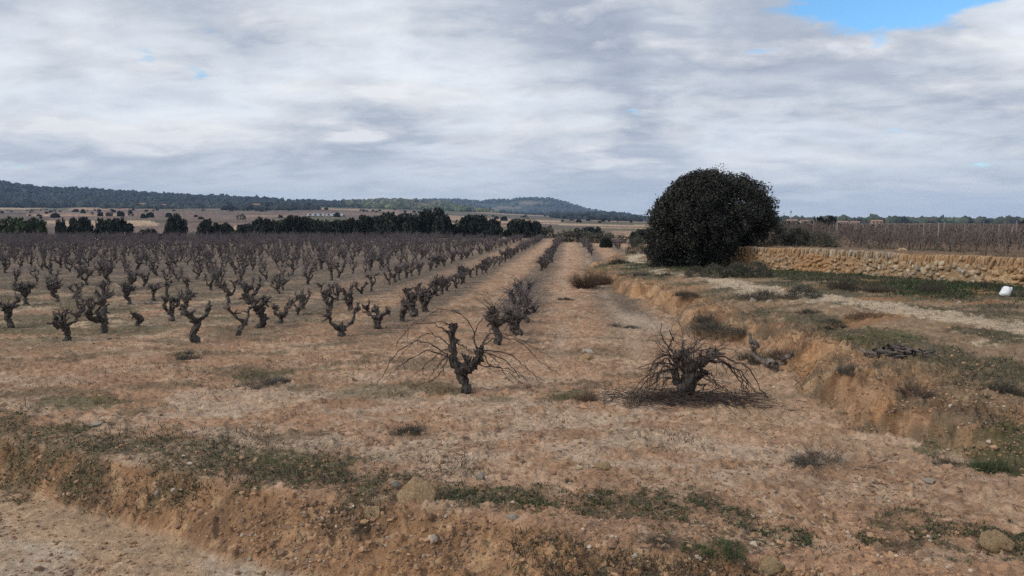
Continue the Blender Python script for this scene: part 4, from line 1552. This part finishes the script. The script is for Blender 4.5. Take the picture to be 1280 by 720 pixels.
for i, (dd, x, y, k) in enumerate(lattice[:N_IND]):
    v = int(g.integers(NVAR))
    s = g.uniform(0.66, 1.06)
    cnt[k] = cnt.get(k, 0) + 1
    if k in ROWNAME and cnt[k] <= 10:
        lab = f"{ARMS[v % 3]} bare vine, {ORD[cnt[k] - 1]} lattice vine in {ROWNAME[k]}".replace('lattice ', '')
    else:
        lab = 'bare grey bush vine crowded among its like in the middle of the vineyard'
    t = thing('vine', lab, 'vine', (x, y, gz(x, y) - 0.02), g.uniform(0, 6.28), GV, s)
    link('trunk', VT[v], t)
    fuzz = 0.85 + 0.4 * float(sst(18, 30, np.array(y))) * float(1 - sst(-8, 0, np.array(x)))
    tag(link('shoot_tangle', VS[v], t, None, g.uniform(-0.3, 0.3), (1, 1, min(fuzz, 1.3))), kind='stuff')


def build_far_vines():
    """all the vines beyond the individually built ones"""
    V_, Q_, T_ = [], [], []
    nv = 0
    vs = []
    gg = np.random.default_rng(66)
    for i in range(6):
        vn = Vine(600 + i, 0.52, 3, r=0.06, shoots=12, slen=(0.12, 0.42), detail=0.35, sr=0.009)
        mb = merged([vn.trunk] + vn.arms)
        sh = merged(vn.shoots)
        vs.append((np.concatenate(mb.V), np.concatenate(mb.Q), np.concatenate(sh.V), np.concatenate(sh.Q)))
    A, B = MB(), MB()
    for (dd, x, y, k) in lattice[N_IND:]:
        tv, tq, sv, sq = vs[int(gg.integers(6))]
        a, s = gg.uniform(0, 6.28), gg.uniform(0.85, 1.15)
        R = np.array([[math.cos(a), -math.sin(a), 0], [math.sin(a), math.cos(a), 0], [0, 0, 1]]) * s
        p = np.array([x, y, zfar(x, y) - 0.02])
        A.add(tv @ R.T + p, tq)
        k2 = 1.0 + 0.4 * float(1 - sst(-10, 0, np.array(x)))
        B.add((sv * [1, 1, k2]) @ R.T + p, sq)
    V = np.concatenate(A.V + B.V)
    QA, QB = np.concatenate(A.Q), np.concatenate(B.Q) + A.n
    fm = np.concatenate([np.zeros(len(QA)), np.ones(len(QB))])
    me = mesh_np('distant_vines', V, np.concatenate([QA, QB]), True, None, (M['bark'], M['twig']), fm)
    tag(link('distant_vines', me), kind='stuff', label='mass of bare grey vines filling the far part of the vineyard')


_lz = terrain(np.array([l[1] for l in lattice]), np.array([l[2] for l in lattice]), False)
_lzd = {(l[1], l[2]): float(z) for l, z in zip(lattice, _lz)}


def zfar(x, y):
    return _lzd[(x, y)]


build_far_vines()


# ------------------------------------------------------------------ trellised vineyard on the upper field
def build_trellis():
    g = np.random.default_rng(88)
    tv = []
    for i in range(7):
        a, b = MB(), MB()
        a.tube(spline([(0, 0, -0.05), (g.normal(0, 0.04), 0, 0.3), (g.normal(0, 0.05), 0, 0.6)], 5), [0.045, 0.035, 0.035, 0.03, 0.02], 5, 0.1, r=g)
        for s in range(30):
            z0 = g.uniform(0.15, 0.6)
            p = cane_path(g, (g.normal(0, 0.2), g.normal(0, 0.05), z0), (g.normal(0, 0.35), g.normal(0, 0.2), 1), g.uniform(0.3, 0.75), 0.2, 4, 0.08)
            b.tube(p, np.linspace(0.011, 0.006, 4), 3, cap=False, col=np.array([0.135, 0.112, 0.105]) * g.uniform(0.6, 1.5))
        n = 70
        P = np.stack([g.normal(0, 0.32, n), g.normal(0, 0.12, n), g.uniform(0.1, 1.05, n)], 1)
        V, Q, C = leaf_cloud(P, g.uniform(0.03, 0.055, n), jitcol((0.105, 0.072, 0.055), n, 0.4, i), i, 0.8)
        b.add(V, Q, None, C)
        tv.append((a.mesh('trunk', (M['bark'],)), b.mesh('shoot_tangle', (M['leaf'],), False), b, a))
    pm = MB()
    pm.tube([(0, 0, -0.15), (0, 0, 0.6), (0.01, 0, 1.25)], [0.020, 0.018, 0.017], 6, 0.05, r=g)
    post = pm.mesh('trellis_post', (M['post'],))
    pts, posts = [], []
    dr = np.array([1.0, -0.42])
    dr /= np.linalg.norm(dr)
    nr = np.array([dr[1], -dr[0]])
    for r in range(0, 60):
        for j in range(0, 130):
            p = np.array([15.0, 34.0]) - nr * (r * 2.3) + dr * (j * 1.1 - 50) + g.normal(0, 0.08, 2)
            x, y = p
            if y < 14 or y > 175:
                continue
            dw = (x - np.interp(y, WAL_Y, WAL_X)) * 0.92
            if dw < 4.5:
                continue
            u = 640 + FPX * x / y
            if u < 972 or u > 1360:
                continue
            pts.append((math.hypot(x, y), x, y))
            if (j + 2 * r) % 3 == 0 and g.random() < 0.75:
                posts.append((math.hypot(x, y), x, y))
    pts.sort()
    posts.sort()
    Z = terrain(np.array([q[1] for q in pts]), np.array([q[2] for q in pts]), False)
    ang = math.atan2(dr[1], dr[0])
    for i, (d, x, y) in enumerate(pts[:300]):
        t = thing('trellis_vine', 'brown trellised vine keeping withered leaves in the field above the wall', 'vine', (x, y, float(Z[i]) - 0.02), ang, 'trellised vines above the wall', g.uniform(0.7, 1.15))
        a, b, _, _ = tv[i % 7]
        link('trunk', a, t)
        tag(link('shoot_tangle', b, t), kind='stuff')
    A = MB()
    for i, (d, x, y) in list(enumerate(pts))[300:1500]:
        b = tv[i % 7][2]
        V, Q = np.concatenate(b.V), np.concatenate(b.Q)
        s = g.uniform(0.85, 1.15)
        a = ang
        R = np.array([[math.cos(a), -math.sin(a), 0], [math.sin(a), math.cos(a), 0], [0, 0, 1]]) * s
        A.add(V @ R.T + [x, y, Z[i]], Q, None, np.concatenate(b.C))
    tag(link('distant_trellis_vines', A.mesh('distant_trellis_vines', (M['leaf'],), False)), kind='stuff', label='mass of brown trellised vines farther back on the upper field')
    for i, (d, x, y) in enumerate(posts[:280]):
        o = link('trellis_post', post, None, (x + 0.1, y, gz(x, y)), 0, (1, 1, g.uniform(0.75, 1.15)))
        o.rotation_euler = (g.normal(0, 0.03), g.normal(0, 0.03), 0)
        tag(o, 'thin pale trellis post among the brown vines above the wall', 'post', 'trellis posts of the upper field')


build_trellis()


# ------------------------------------------------------------------ shrubs, tufts
def tuft_mesh(name, seed, n, base, spread=0.5, hh=0.5, w=0.006, lean=0.9, kv=0.35, r0=0.35):
    """unit tuft about 1 m wide and hh high"""
    g = np.random.default_rng(seed)
    a = g.uniform(0, 6.283, n)
    rr = spread * np.sqrt(g.uniform(0, 1, n))
    P = np.stack([np.cos(a) * rr, np.sin(a) * rr, np.full(n, -0.02)], 1)
    cc = g.uniform(0, 1, (9, 2)) * [6.283, 1]
    cx, cy = np.cos(cc[:, 0]) * cc[:, 1] ** 0.5 * spread, np.sin(cc[:, 0]) * cc[:, 1] ** 0.5 * spread
    own = g.integers(0, 9, n)
    P[:, 0] = cx[own] + g.normal(0, spread * 0.2, n)
    P[:, 1] = cy[own] + g.normal(0, spread * 0.2, n)
    rr = np.clip(np.hypot(P[:, 0], P[:, 1]), 0, spread)
    H = hh * g.uniform(0.35, 1.05, n) * (1 - 0.6 * (rr / spread) ** 2) * g.uniform(0.55, 1.1, 9)[own]
    C = jitcol(base, n, kv, seed)
    V, Q, T, CC = blades_arrays(P, H, np.full(n, w) * g.uniform(0.6, 1.3, n), np.abs(g.normal(0, lean, n)), CC_(C), seed)
    return mesh_np(name, V, [Q, T], False, CC, (M['tuft'],))


def CC_(c):
    return c


def twigbush_mesh(name, seed, n, base, hh=0.7, r=0.5, tr=0.004):
    g = np.random.default_rng(seed)
    mb = MB()
    for i in range(n):
        a = g.uniform(0, 6.28)
        q = g.uniform(0, 1) ** 0.5
        p0 = (math.cos(a) * q * r * 0.45, math.sin(a) * q * r * 0.45, -0.02)
        d = (math.cos(a) * q * 0.9 + g.normal(0, 0.2), math.sin(a) * q * 0.9 + g.normal(0, 0.2), 1.0)
        p = cane_path(g, p0, d, hh * g.uniform(0.5, 1.15) * (1 - 0.25 * q), 0.5, 5, 0.1)
        c = np.array(base) * g.uniform(0.6, 1.4)
        mb.tube(p, np.linspace(tr, tr * 0.4, 5), 3, cap=False, col=c)
        for s in range(3):
            j = int(g.integers(1, 4))
            mb.tube(cane_path(g, p[j], (p[j] - p[j - 1]) / np.linalg.norm(p[j] - p[j - 1]) + g.normal(0, 0.6, 3), hh * g.uniform(0.15, 0.35), 0.3, 3, 0.1), np.linspace(tr * 0.7, tr * 0.35, 3), 3, cap=False, col=c)
    return mb.mesh(name, (M['tuft'],))


def sage_mesh(name, seed):
    """rounded low bush of fine grey leaves, 1 m wide and 0.6 m high"""
    g = np.random.default_rng(seed)
    P, C = [], []
    for i in range(60):
        th, f = g.uniform(0, 6.28), g.uniform(0, 1)
        k = g.uniform(0.5, 0.95) * math.sqrt(max(0.05, 1 - f * f))
        c = np.array([math.cos(th) * k * 0.5, math.sin(th) * k * 0.5, f * 0.5])
        P.append(c + g.normal(0, 0.055, (70, 3)))
        C.append(jitcol(np.array([0.095, 0.095, 0.072]) * g.uniform(0.7, 1.3), 70, 0.3, seed + i))
    P, C = np.concatenate(P), np.concatenate(C)
    P[:, 2] = np.maximum(P[:, 2], -0.02)
    V, Q, CC = leaf_cloud(P, g.uniform(0.014, 0.035, len(P)), C, seed, 0.35, 0.0)
    return mesh_np(name, V, Q, False, CC, (M['tuft'],))


TM = dict(
    grey=[tuft_mesh('tuft', 700 + i, 900, (0.115, 0.10, 0.08), 0.5, 0.5, 0.005, 1.3) for i in range(3)],
    dark=[tuft_mesh('tuft', 710 + i, 900, (0.078, 0.07, 0.053), 0.5, 0.5, 0.005, 1.3) for i in range(3)],
    dry=[tuft_mesh('tuft', 720 + i, 600, (0.18, 0.125, 0.085), 0.5, 0.55, 0.005, 1.2) for i in range(3)],
    green=[tuft_mesh('tuft', 730 + i, 800, (0.060, 0.076, 0.035), 0.5, 0.5, 0.006, 1.3) for i in range(3)],
    sage=[sage_mesh('sage_bush', 735 + i) for i in range(3)],
    twig=[twigbush_mesh('twigbush', 740 + i, 150, (0.085, 0.066, 0.056)) for i in range(2)],
    brown=[twigbush_mesh('twigbush', 745 + i, 330, (0.105, 0.070, 0.050)) for i in range(2)],
    thin=[twigbush_mesh('twigbush', 750 + i, 26, (0.10, 0.075, 0.06), 0.8, 0.4, 0.004) for i in range(2)],
)
# (name, u, v base, width px, height px, look, label)
plants = [
    ('dry_shrub', 731, 360, 40, 26, 'brown', 'dense rusty brown shrub at the toe of the bank beside the open row'),
    ('dry_shrub', 750, 356, 34, 22, 'brown', 'smaller brown shrub right against the rusty shrub on the bank'),
    ('grass_tuft', 235, 446, 46, 12, 'grey', 'flat greyish tuft on bare soil in front of the heart-shaped vine'),
    ('grass_tuft', 330, 480, 62, 14, 'grey', 'wide sparse tuft on the headland left of the arching vine'),
    ('dry_weed', 322, 478, 30, 34, 'thin', 'thin upright dry weed in the wide sparse tuft'),
    ('dry_weed', 228, 466, 26, 20, 'thin', 'small dry weed just below the flat greyish tuft'),
    ('dry_weed', 20, 462, 34, 22, 'thin', 'dry weed at the left photo edge on bare soil'),
    ('grass_tuft', 903, 411, 84, 16, 'grey', 'wide grey tuft hanging on the bank face above the gully'),
    ('grass_tuft', 880, 405, 44, 24, 'grey', 'shorter grey tuft left of the wide tuft hanging on the bank'),
    ('grass_tuft', 946, 452, 50, 36, 'dark', 'tall dark grass clump left of the dead stump'),
    ('grass_tuft', 985, 445, 46, 28, 'dry', 'straw coloured clump right of the dead stump'),
    ('dry_weed', 1000, 440, 20, 50, 'thin', 'thin reddish weed stalks rising on the bank by the stump'),
    ('dry_shrub', 1143, 492, 62, 24, 'twig', 'dark spiky dry bush on the bank slope at right'),
    ('grass_tuft', 1255, 490, 64, 18, 'dark', 'low dark tuft on the bank at the right photo edge'),
    ('grass_tuft', 1083, 398, 50, 18, 'dry', 'pale dry tuft beside the track on the terrace'),
    ('grass_tuft', 1010, 392, 28, 14, 'dark', 'small dark tuft on the terrace before the track'),
    ('grass_tuft', 1062, 470, 30, 18, 'grey', 'grey tuft on the bank left of the spiky bush'),
    ('grass_tuft', 776, 409, 34, 8, 'grey', 'thin grey tuft on pale soil before the bank'),
    ('grass_tuft', 707, 375, 22, 9, 'dark', 'small round tuft alone in the open row'),
    ('dry_weed', 738, 500, 34, 22, 'dry', 'reddish dry weed between the two front vines'),
    ('dry_weed', 1022, 578, 60, 44, 'thin', 'sparse dry weed spreading on the headland at right'),
    ('grass_tuft', 1020, 580, 70, 12, 'grey', 'flat grey tuft under the sparse dry weed'),
    ('dry_weed', 515, 540, 44, 12, 'dark', 'low dark weed on the headland below the arching vine'),
    ('dry_weed', 790, 512, 30, 42, 'thin', 'thin stalks left of the hunched vine'),
    ('dry_weed', 660, 490, 40, 20, 'thin', 'wispy weed right under the arching canes'),
    ('shrub', 950, 305.5, 70, 30, 'sage', 'rounded grey green shrub on top of the wall beside the oak'),
    ('shrub', 922, 306.5, 46, 24, 'sage', 'grey green shrub on the wall partly under the oak'),
    ('shrub', 985, 306, 44, 24, 'sage', 'smaller grey green shrub third on the wall top'),
    ('shrub', 1014, 306, 44, 20, 'sage', 'low olive shrub on the wall top below the lone tree'),
    ('shrub', 868, 346, 30, 14, 'sage', 'small round sage shrub at the foot of the oak'),
    ('shrub', 896, 347, 44, 18, 'sage', 'sage shrub between the oak and the wall end'),
    ('shrub', 922, 347, 40, 20, 'sage', 'sage shrub in front of the wall left end'),
    ('shrub', 946, 347, 44, 22, 'sage', 'tallest sage shrub in front of the orange wall stones'),
    ('shrub', 1165, 366, 36, 20, 'twig', 'dark scraggly shrub growing at the wall foot'),
    ('shrub', 1098, 366, 44, 16, 'twig', 'brown scraggly shrub at the wall foot left of the dark one'),
    ('shrub', 1050, 362, 44, 22, 'twig', 'pale scraggly shrub at the middle of the wall foot'),
    ('shrub', 1232, 358, 34, 14, 'dark', 'dark tuft growing out of the wall near the white bag'),
    ('grass_tuft', 960, 372, 70, 16, 'grey', 'wide grey tuft on the terrace behind the grey stones'),
    ('grass_tuft', 1005, 372, 50, 16, 'sage', 'sage tuft right of the grey stones on the terrace'),
    ('grass_tuft', 836, 345, 34, 10, 'dark', 'dark tuft at the near side of the oak foot'),
    ('shrub', 797, 318, 36, 24, 'sage', 'dark shrub left of the oak at the end of the bank'),
    ('shrub', 775, 330, 26, 12, 'dark', 'low shrub on the bank crest left of the oak'),
    ('grass_tuft', 800, 345, 40, 10, 'grey', 'grey tuft on the bank crest before the oak'),
    ('grass_tuft', 855, 372, 34, 12, 'grey', 'grey tuft on the bank below the track start'),
    ('grass_tuft', 1040, 412, 40, 12, 'sage', 'sage tuft left of the branch pile on the terrace'),
    ('grass_tuft', 1180, 580, 50, 14, 'dark', 'dark weed at the mouth of the gully'),
    ('grass_tuft', 1250, 590, 60, 22, 'green', 'green weed patch at the right edge below the bank'),
    ('grass_tuft', 868, 690, 40, 10, 'green', 'bright green weed near the bottom edge right of centre'),
    ('grass_tuft', 905, 700, 60, 16, 'green', 'bright green weed at the bottom edge left of the rounded rock'),
    ('grass_tuft', 830, 680, 44, 12, 'dark', 'dark weed left of the bright green ones at the bottom'),
    ('grass_tuft', 1130, 690, 60, 12, 'dry', 'straw tuft between the two rocks at lower right'),
    ('grass_tuft', 455, 660, 40, 14, 'dark', 'dark tuft on the road bank below the large rock'),
]
for i, (nm, u, v, wpx, hpx, look, lab) in enumerate(plants):
    x, y = hit(u, v)
    if v < 307:                         # standing on the wall's back edge
        y = np.interp(u, [900, 1060], [30.0, 25.5])
        x = at(u, y)
        y += 0.45
        x += 0.5
    d = y
    w, h = wpx / FPX * d, hpx / FPX * d
    unit_h = {'twig': 0.7, 'brown': 0.7, 'thin': 0.8, 'sage': 0.6}.get(look, 0.5)
    me = TM[look][i % len(TM[look])]
    o = link(nm, me, None, (x, y, gz(x, y)), random.uniform(0, 6.28), (w * 1.05, w * 0.9, h / unit_h))
    tag(o, lab, 'shrub' if 'shrub' in nm else 'weed' if 'weed' in nm else 'tuft')


# ------------------------------------------------------------------ grass, dry grass, gravel (uncountable)
def sample(n, x0, x1, y0, y1, seed):
    """random points, evenly dense in the picture sense: nearer ground gets more"""
    g = np.random.default_rng(seed)
    y = 1 / g.uniform(1 / y1, 1 / y0, n)
    a = g.uniform(x0, x1, n)
    return a * y, y, g


def build_grass():
    x, y, g = sample(230000, -0.75, 0.8, 3.7, 12, 301)
    z, m = terrain(x, y, True, True)
    k = grass_mask(x, y, m)
    for (u, v, a, b, kk) in GREEN_SPOTS:
        hx, hy = SPOT[(u, v)]
        gm = np.exp(-((x - hx) / a) ** 2 - ((y - hy) / b) ** 2)
        k = np.maximum(k, sst(0.4, 0.62, gm * 0.45 + fbm(x, y, 0.28, 4, 303, 0.6) * 0.85 - 0.2) * sst(0.05, 0.5, gm) * kk * 0.7)
    keep = g.random(len(x)) < k * (0.25 + 0.75 * sst(0.40, 0.60, fbm(x, y, 0.22, 4, 306, 0.6)))
    x, y, z = x[keep], y[keep], z[keep]
    n = len(x)
    hue = fbm(x, y, 0.5, 3, 305)
    gr, br = jitcol((0.052, 0.066, 0.034), n, 0.4, 1), jitcol((0.13, 0.10, 0.062), n, 0.4, 2)
    f = sst(0.42, 0.58, hue + g.normal(0, 0.07, n))[:, None]
    C = gr * f + br * (1 - f)
    H = g.uniform(0.008, 0.036, n) * (0.7 + 0.6 * hue)
    V, Q, T, CC = blades_arrays(np.stack([x, y, z - 0.004], 1), H, g.uniform(0.0018, 0.0045, n), np.abs(g.normal(1.0, 0.8, n)), C, 307)
    tag(link('grass', mesh_np('grass', V, [Q, T], False, CC, (M['tuft'],))), kind='stuff', label='short dull green winter grass along the field edge')
    q = g.random(n) < 0.07                                   # small broad-leaved weeds between the blades
    x, y, z = x[q], y[q], z[q]
    k = 7
    n = len(x) * k
    a, r = g.uniform(0, 6.283, n), g.uniform(0.002, 0.022, n)
    P = np.stack([np.repeat(x, k) + np.cos(a) * r, np.repeat(y, k) + np.sin(a) * r, np.repeat(z, k) + g.uniform(0.004, 0.022, n)], 1)
    V, Q, CC = leaf_cloud(P, g.uniform(0.004, 0.012, n), jitcol((0.058, 0.078, 0.036), n, 0.4, 12), 309, 0.55, 1.6)
    tag(link('ground_weeds', mesh_np('ground_weeds', V, Q, False, CC, (M['tuft'],))), kind='stuff', label='tiny broad leaved weeds mixed into the verge grass')
    # grass at the wall foot and weeds on the terrace
    x, y, g = sample(260000, 0.15, 0.85, 7, 33, 311)
    z, m = terrain(x, y, True, True)
    k = wallgrass_mask(x, y, m) * 0.8
    keep = g.random(len(x)) < k
    x, y, z = x[keep], y[keep], z[keep]
    n = len(x)
    hue = fbm(x, y, 1.2, 3, 313)[:, None]
    f = sst(0.38, 0.56, hue + g.normal(0, 0.06, (n, 1)))
    C = jitcol((0.040, 0.058, 0.026), n, 0.35, 3) * f + jitcol((0.10, 0.09, 0.062), n, 0.3, 4) * (1 - f)
    V, Q, T, CC = blades_arrays(np.stack([x, y, z - 0.01], 1), g.uniform(0.03, 0.12, n), g.uniform(0.005, 0.011, n), np.abs(g.normal(0.9, 0.7, n)), C, 317)
    tag(link('grass', mesh_np('grass', V, [Q, T], False, CC, (M['tuft'],))), kind='stuff', label='dark green grass strip along the wall foot')


def build_dry_grass():
    x, y, g = sample(420000, -0.75, 0.85, 3.7, 45, 321)
    z, m = terrain(x, y, True, True)
    n1 = fbm(x, y, 0.55, 4, 323, 0.6)
    k = m['rbank'] * sst(0.51, 0.62, n1) * 0.6 + m['terr'] * (1 - m['up']) * sst(0.44, 0.58, fbm(x, y, 1.0, 4, 151, 0.6)) * 0.75
    k = k + m['bankm'] * sst(0.50, 0.62, n1) * 0.5
    k = k + (m['s'] < 0) * (y > 5.5) * sst(0.60, 0.70, fbm(x * 0.6, y, 0.6, 4, 125)) * 0.20
    tk = np.exp(-((x - np.interp(y, TRK_Y, TRK_X)) / 0.6) ** 2)
    k = k * (1 - 0.85 * tk) + m['up'] * (m['dw'] > 0.5) * (m['dw'] < 9) * 0.9 * sst(0.4, 0.6, fbm(x, y, 1.4, 3, 329))
    keep = g.random(len(x)) < k * 0.8
    x, y, z = x[keep], y[keep], z[keep]
    n = len(x)
    f = sst(0.4, 0.6, fbm(x, y, 0.9, 3, 325) + g.normal(0, 0.1, n))[:, None]
    C = jitcol((0.105, 0.09, 0.06), n, 0.35, 5) * f + jitcol((0.07, 0.068, 0.047), n, 0.35, 6) * (1 - f)
    V, Q, T, CC = blades_arrays(np.stack([x, y, z - 0.006], 1), g.uniform(0.015, 0.075, n) * (1 + 2.0 * m['up'][keep]), g.uniform(0.002, 0.0045, n) * np.maximum(1, y / 12), np.abs(g.normal(1.1, 0.8, n)), C, 327)
    tag(link('dry_grass', mesh_np('dry_grass', V, [Q, T], False, CC, (M['tuft'],))), kind='stuff', label='sparse straw grey grass on the banks and terrace')


def build_gravel():
    x, y, g = sample(90000, -0.75, 0.8, 3.7, 22, 331)
    z, m = terrain(x, y, True, True)
    k = 0.20 + 0.75 * m['bankm'] + 0.9 * m['rbank'] + 0.2 * m['inroad'] * 0.3
    k *= 0.35 + 1.3 * sst(0.42, 0.62, fbm(x, y, 0.7, 3, 333))
    keep = g.random(len(x)) < k
    x, y, z = x[keep], y[keep], z[keep]
    n = len(x)
    S = np.clip(g.lognormal(math.log(0.0068), 0.55, n), 0.003, 0.028)
    base = np.where(g.random(n)[:, None] < 0.07, np.array([[0.43, 0.36, 0.285]]), np.where(g.random(n)[:, None] < 0.5, np.array([[0.38, 0.24, 0.145]]), np.array([[0.25, 0.16, 0.11]])))
    C = np.clip(base * g.uniform(0.7, 1.2, (n, 1)), 0, 0.7)
    me = lumps_mesh('gravel', np.stack([x, y, z + S * 0.15], 1), S, C, M['grit'], 0, 335, 0.75, 0.2, False)
    tag(link('gravel', me), kind='stuff', label='loose clods and grit strewn over the soil')


def build_litter():
    """fallen twigs, dead stalks and straw on the soil"""
    x, y, g = sample(16000, -0.75, 0.7, 4.3, 30, 341)
    z, m = terrain(x, y, True, True)
    k = (m['s'] < 0.3) * (1 - 0.9 * m['inroad']) * (0.15 + 0.9 * sst(0.48, 0.66, fbm(x, y, 0.9, 4, 343)))
    keep = g.random(len(x)) < k
    x, y, z = x[keep], y[keep], z[keep]
    n = len(x)
    a = g.uniform(0, 6.283, n)
    L = g.uniform(0.015, 0.09, n)
    w = g.uniform(0.0012, 0.003, n) * np.maximum(1, y / 11)
    d = np.stack([np.cos(a), np.sin(a), g.normal(0.06, 0.15, n)], 1) * L[:, None]
    p = np.stack([-np.sin(a), np.cos(a), np.zeros(n)], 1) * w[:, None]
    u = np.array([0, 0, 1]) * w[:, None] * 1.6
    P = np.stack([x, y, z + 0.003], 1)
    mid = P + d * 0.5 + np.array([0, 0, 1]) * g.uniform(0, 0.012, n)[:, None]
    e = P + d
    V = np.stack([P - p, P + p, P + u, mid - p, mid + p, mid + u, e - p * 0.4, e + p * 0.4, e + u * 0.4], 1).reshape(-1, 3)
    o = (np.arange(n) * 9)[:, None]
    Q = np.concatenate([o + np.array([[b, b + 1, b + 4, b + 3]]) for b in (0, 3)] + [o + np.array([[b + 1, b + 2, b + 5, b + 4]]) for b in (0, 3)] + [o + np.array([[b + 2, b, b + 3, b + 5]]) for b in (0, 3)])
    C = np.where(g.random(n)[:, None] < 0.6, jitcol((0.085, 0.065, 0.052), n, 0.4, 8), jitcol((0.26, 0.20, 0.135), n, 0.3, 9))
    tag(link('plant_litter', mesh_np('plant_litter', V, Q, False, np.repeat(C, 9, 0), (M['tuft'],))), kind='stuff', label='dead twigs and straw littering the soil')


build_litter()
build_grass()
build_dry_grass()
build_gravel()

# ------------------------------------------------------------------ rocks and other single things
rocks = [
    (521, 631, 40, 27, 'rock', 'large rounded earthy rock in the grass at the top of the road bank', 811),
    (465, 650, 20, 16, 'rock', 'tan rock half buried in the road bank below the large rock', 812),
    (494, 612, 12, 10, 'pale', 'small pinkish stone against the left side of the large rock', 813),
    (968, 717, 38, 20, 'rock', 'smooth tan rock at the bottom photo edge', 814),
    (1248, 692, 34, 22, 'rock', 'blocky tan rock in the grass at lower right', 815),
    (600, 602, 14, 8, 'pale', 'whitish stone on bare soil right of the large rock', 816),
    (740, 625, 9, 6, 'pale', 'small white stone on the field edge right of centre', 817),
    (1164, 607, 16, 4, 'pale', 'flat white stone slab on the headland at right', 818),
    (120, 533, 14, 4, 'pale', 'flat pale stone in the left end of the grass band', 819),
    (203, 511, 9, 7, 'rock', 'dark brown clod alone on the left headland', 820),
    (755, 588, 24, 12, 'rock', 'orange clod on the headland below the hunched vine', 821),
    (1052, 519, 14, 8, 'rock', 'brown clod in the gully bottom', 822),
    (735, 450, 16, 9, 'rock', 'orange clod right of the arching vine', 823),
    (736, 441, 13, 4, 'pale', 'flat pale stone behind the orange clod', 824),
    (943, 377, 10, 6, 'pale', 'grey stone on the terrace in the tuft before the wall', 825),
    (962, 378, 9, 5, 'pale', 'second grey stone on the terrace right beside the first', 826),
    (1200, 381, 6, 5, 'pale', 'small pale stone in the wall-foot grass left of the white bag', 827),
    (1128, 312, 10, 6, 'rock', 'dark stone lying on top of the wall', 828),
    (1272, 352, 26, 24, 'rock', 'big orange boulder built into the wall at the right photo edge', 829),
    (196, 624, 8, 6, 'pale', 'white pebble on the road bank at lower left', 830),
    (1230, 560, 14, 8, 'rock', 'brown clod on the bank foot at right', 831),
    (640, 652, 12, 6, 'pale', 'pale stone in the bank grass right of the large rock', 832),
]
for (u, v, wpx, hpx, m, lab, sd_) in rocks:
    if 'top of the wall' in lab:
        y = 22.4
        x = at(u, y)
        z = 1.17
    elif 'boulder' in lab:
        y = 18.1
        x = at(u, y)
        z = gz(x - 0.4, y)
    else:
        x, y = hit(u, v)
        z = gz(x, y)
    w, h = wpx / FPX * y, hpx / FPX * y
    me = rock_mesh('stone', sd_, M[m], 4, (1, 0.8, 1.0), 0.6)
    o = link('rock' if m == 'rock' else 'stone', me, None, (x, y + w * 0.25, z + h * 0.12), random.uniform(-0.4, 0.4), (w * 0.52, w * 0.5, h * 0.75))
    tag(o, lab, 'stone')

# branch pile on the terrace
x, y = hit(1128, 445)
root = thing('branch_pile', 'low pile of grey dead branches and roots on the terrace', 'branch pile', (x, y, gz(x, y)))
g = np.random.default_rng(90)
for i in range(62):
    a = g.normal(0.15, 0.9)
    cx = g.uniform(-0.34, 0.34)
    hh = 0.09 * (1 - (cx / 0.42) ** 2)
    L = g.uniform(0.05, 0.16)
    p = np.array([cx, g.normal(0, 0.09), abs(g.normal(hh * 0.6, hh * 0.4)) + 0.01])
    d = np.array([math.cos(a), g.normal(0, 0.6), g.normal(0, 0.2)])
    d /= np.linalg.norm(d)
    mb = MB()
    mb.tube(spline([p - d * L, p + g.normal(0, 0.02, 3), p + d * L], 7), np.linspace(g.uniform(0.014, 0.03), 0.008, 7), 6, 0.25, r=g)
    link('branch', mb.mesh('branch', (M['bark_dead'],)), root)

# white plastic bag at the wall foot
x, y = hit(1257, 372)
V, F = ico_sub(4)
V = V * (1 + 0.12 * n3(V, 1.1, 5)[:, None] + 0.03 * n3(V, 5, 8)[:, None])
V = V * np.array([0.135, 0.11, 0.098])
V[:, 1:] *= (1 - 0.42 * np.abs(V[:, :1] / 0.135) ** 1.6).clip(0.35, 1)
V[:, 2] += 0.018 * np.sin(V[:, 0] * 30)
a = math.radians(-32)
V = np.stack([V[:, 0] * math.cos(a) + V[:, 2] * math.sin(a), V[:, 1], -V[:, 0] * math.sin(a) + V[:, 2] * math.cos(a)], 1)
bag = thing('plastic_bag', 'bulging white plastic bag lying in the grass at the wall foot', 'bag', (x, y, gz(x, y)))
link('bag_body', mesh_np('bag_body', V + [0, 0, 0.10], F, True, None, (M['white'],)), bag)
mb = MB()
mb.tube(spline([(0.08, 0, 0.15), (0.10, 0.0, 0.165), (0.118, 0.01, 0.172)], 7), [0.03, 0.018, 0.011, 0.013, 0.016, 0.02, 0.02], 8, 0.12, r=g)
link('bag_knot', mb.mesh('bag_knot', (M['white'],)), bag)
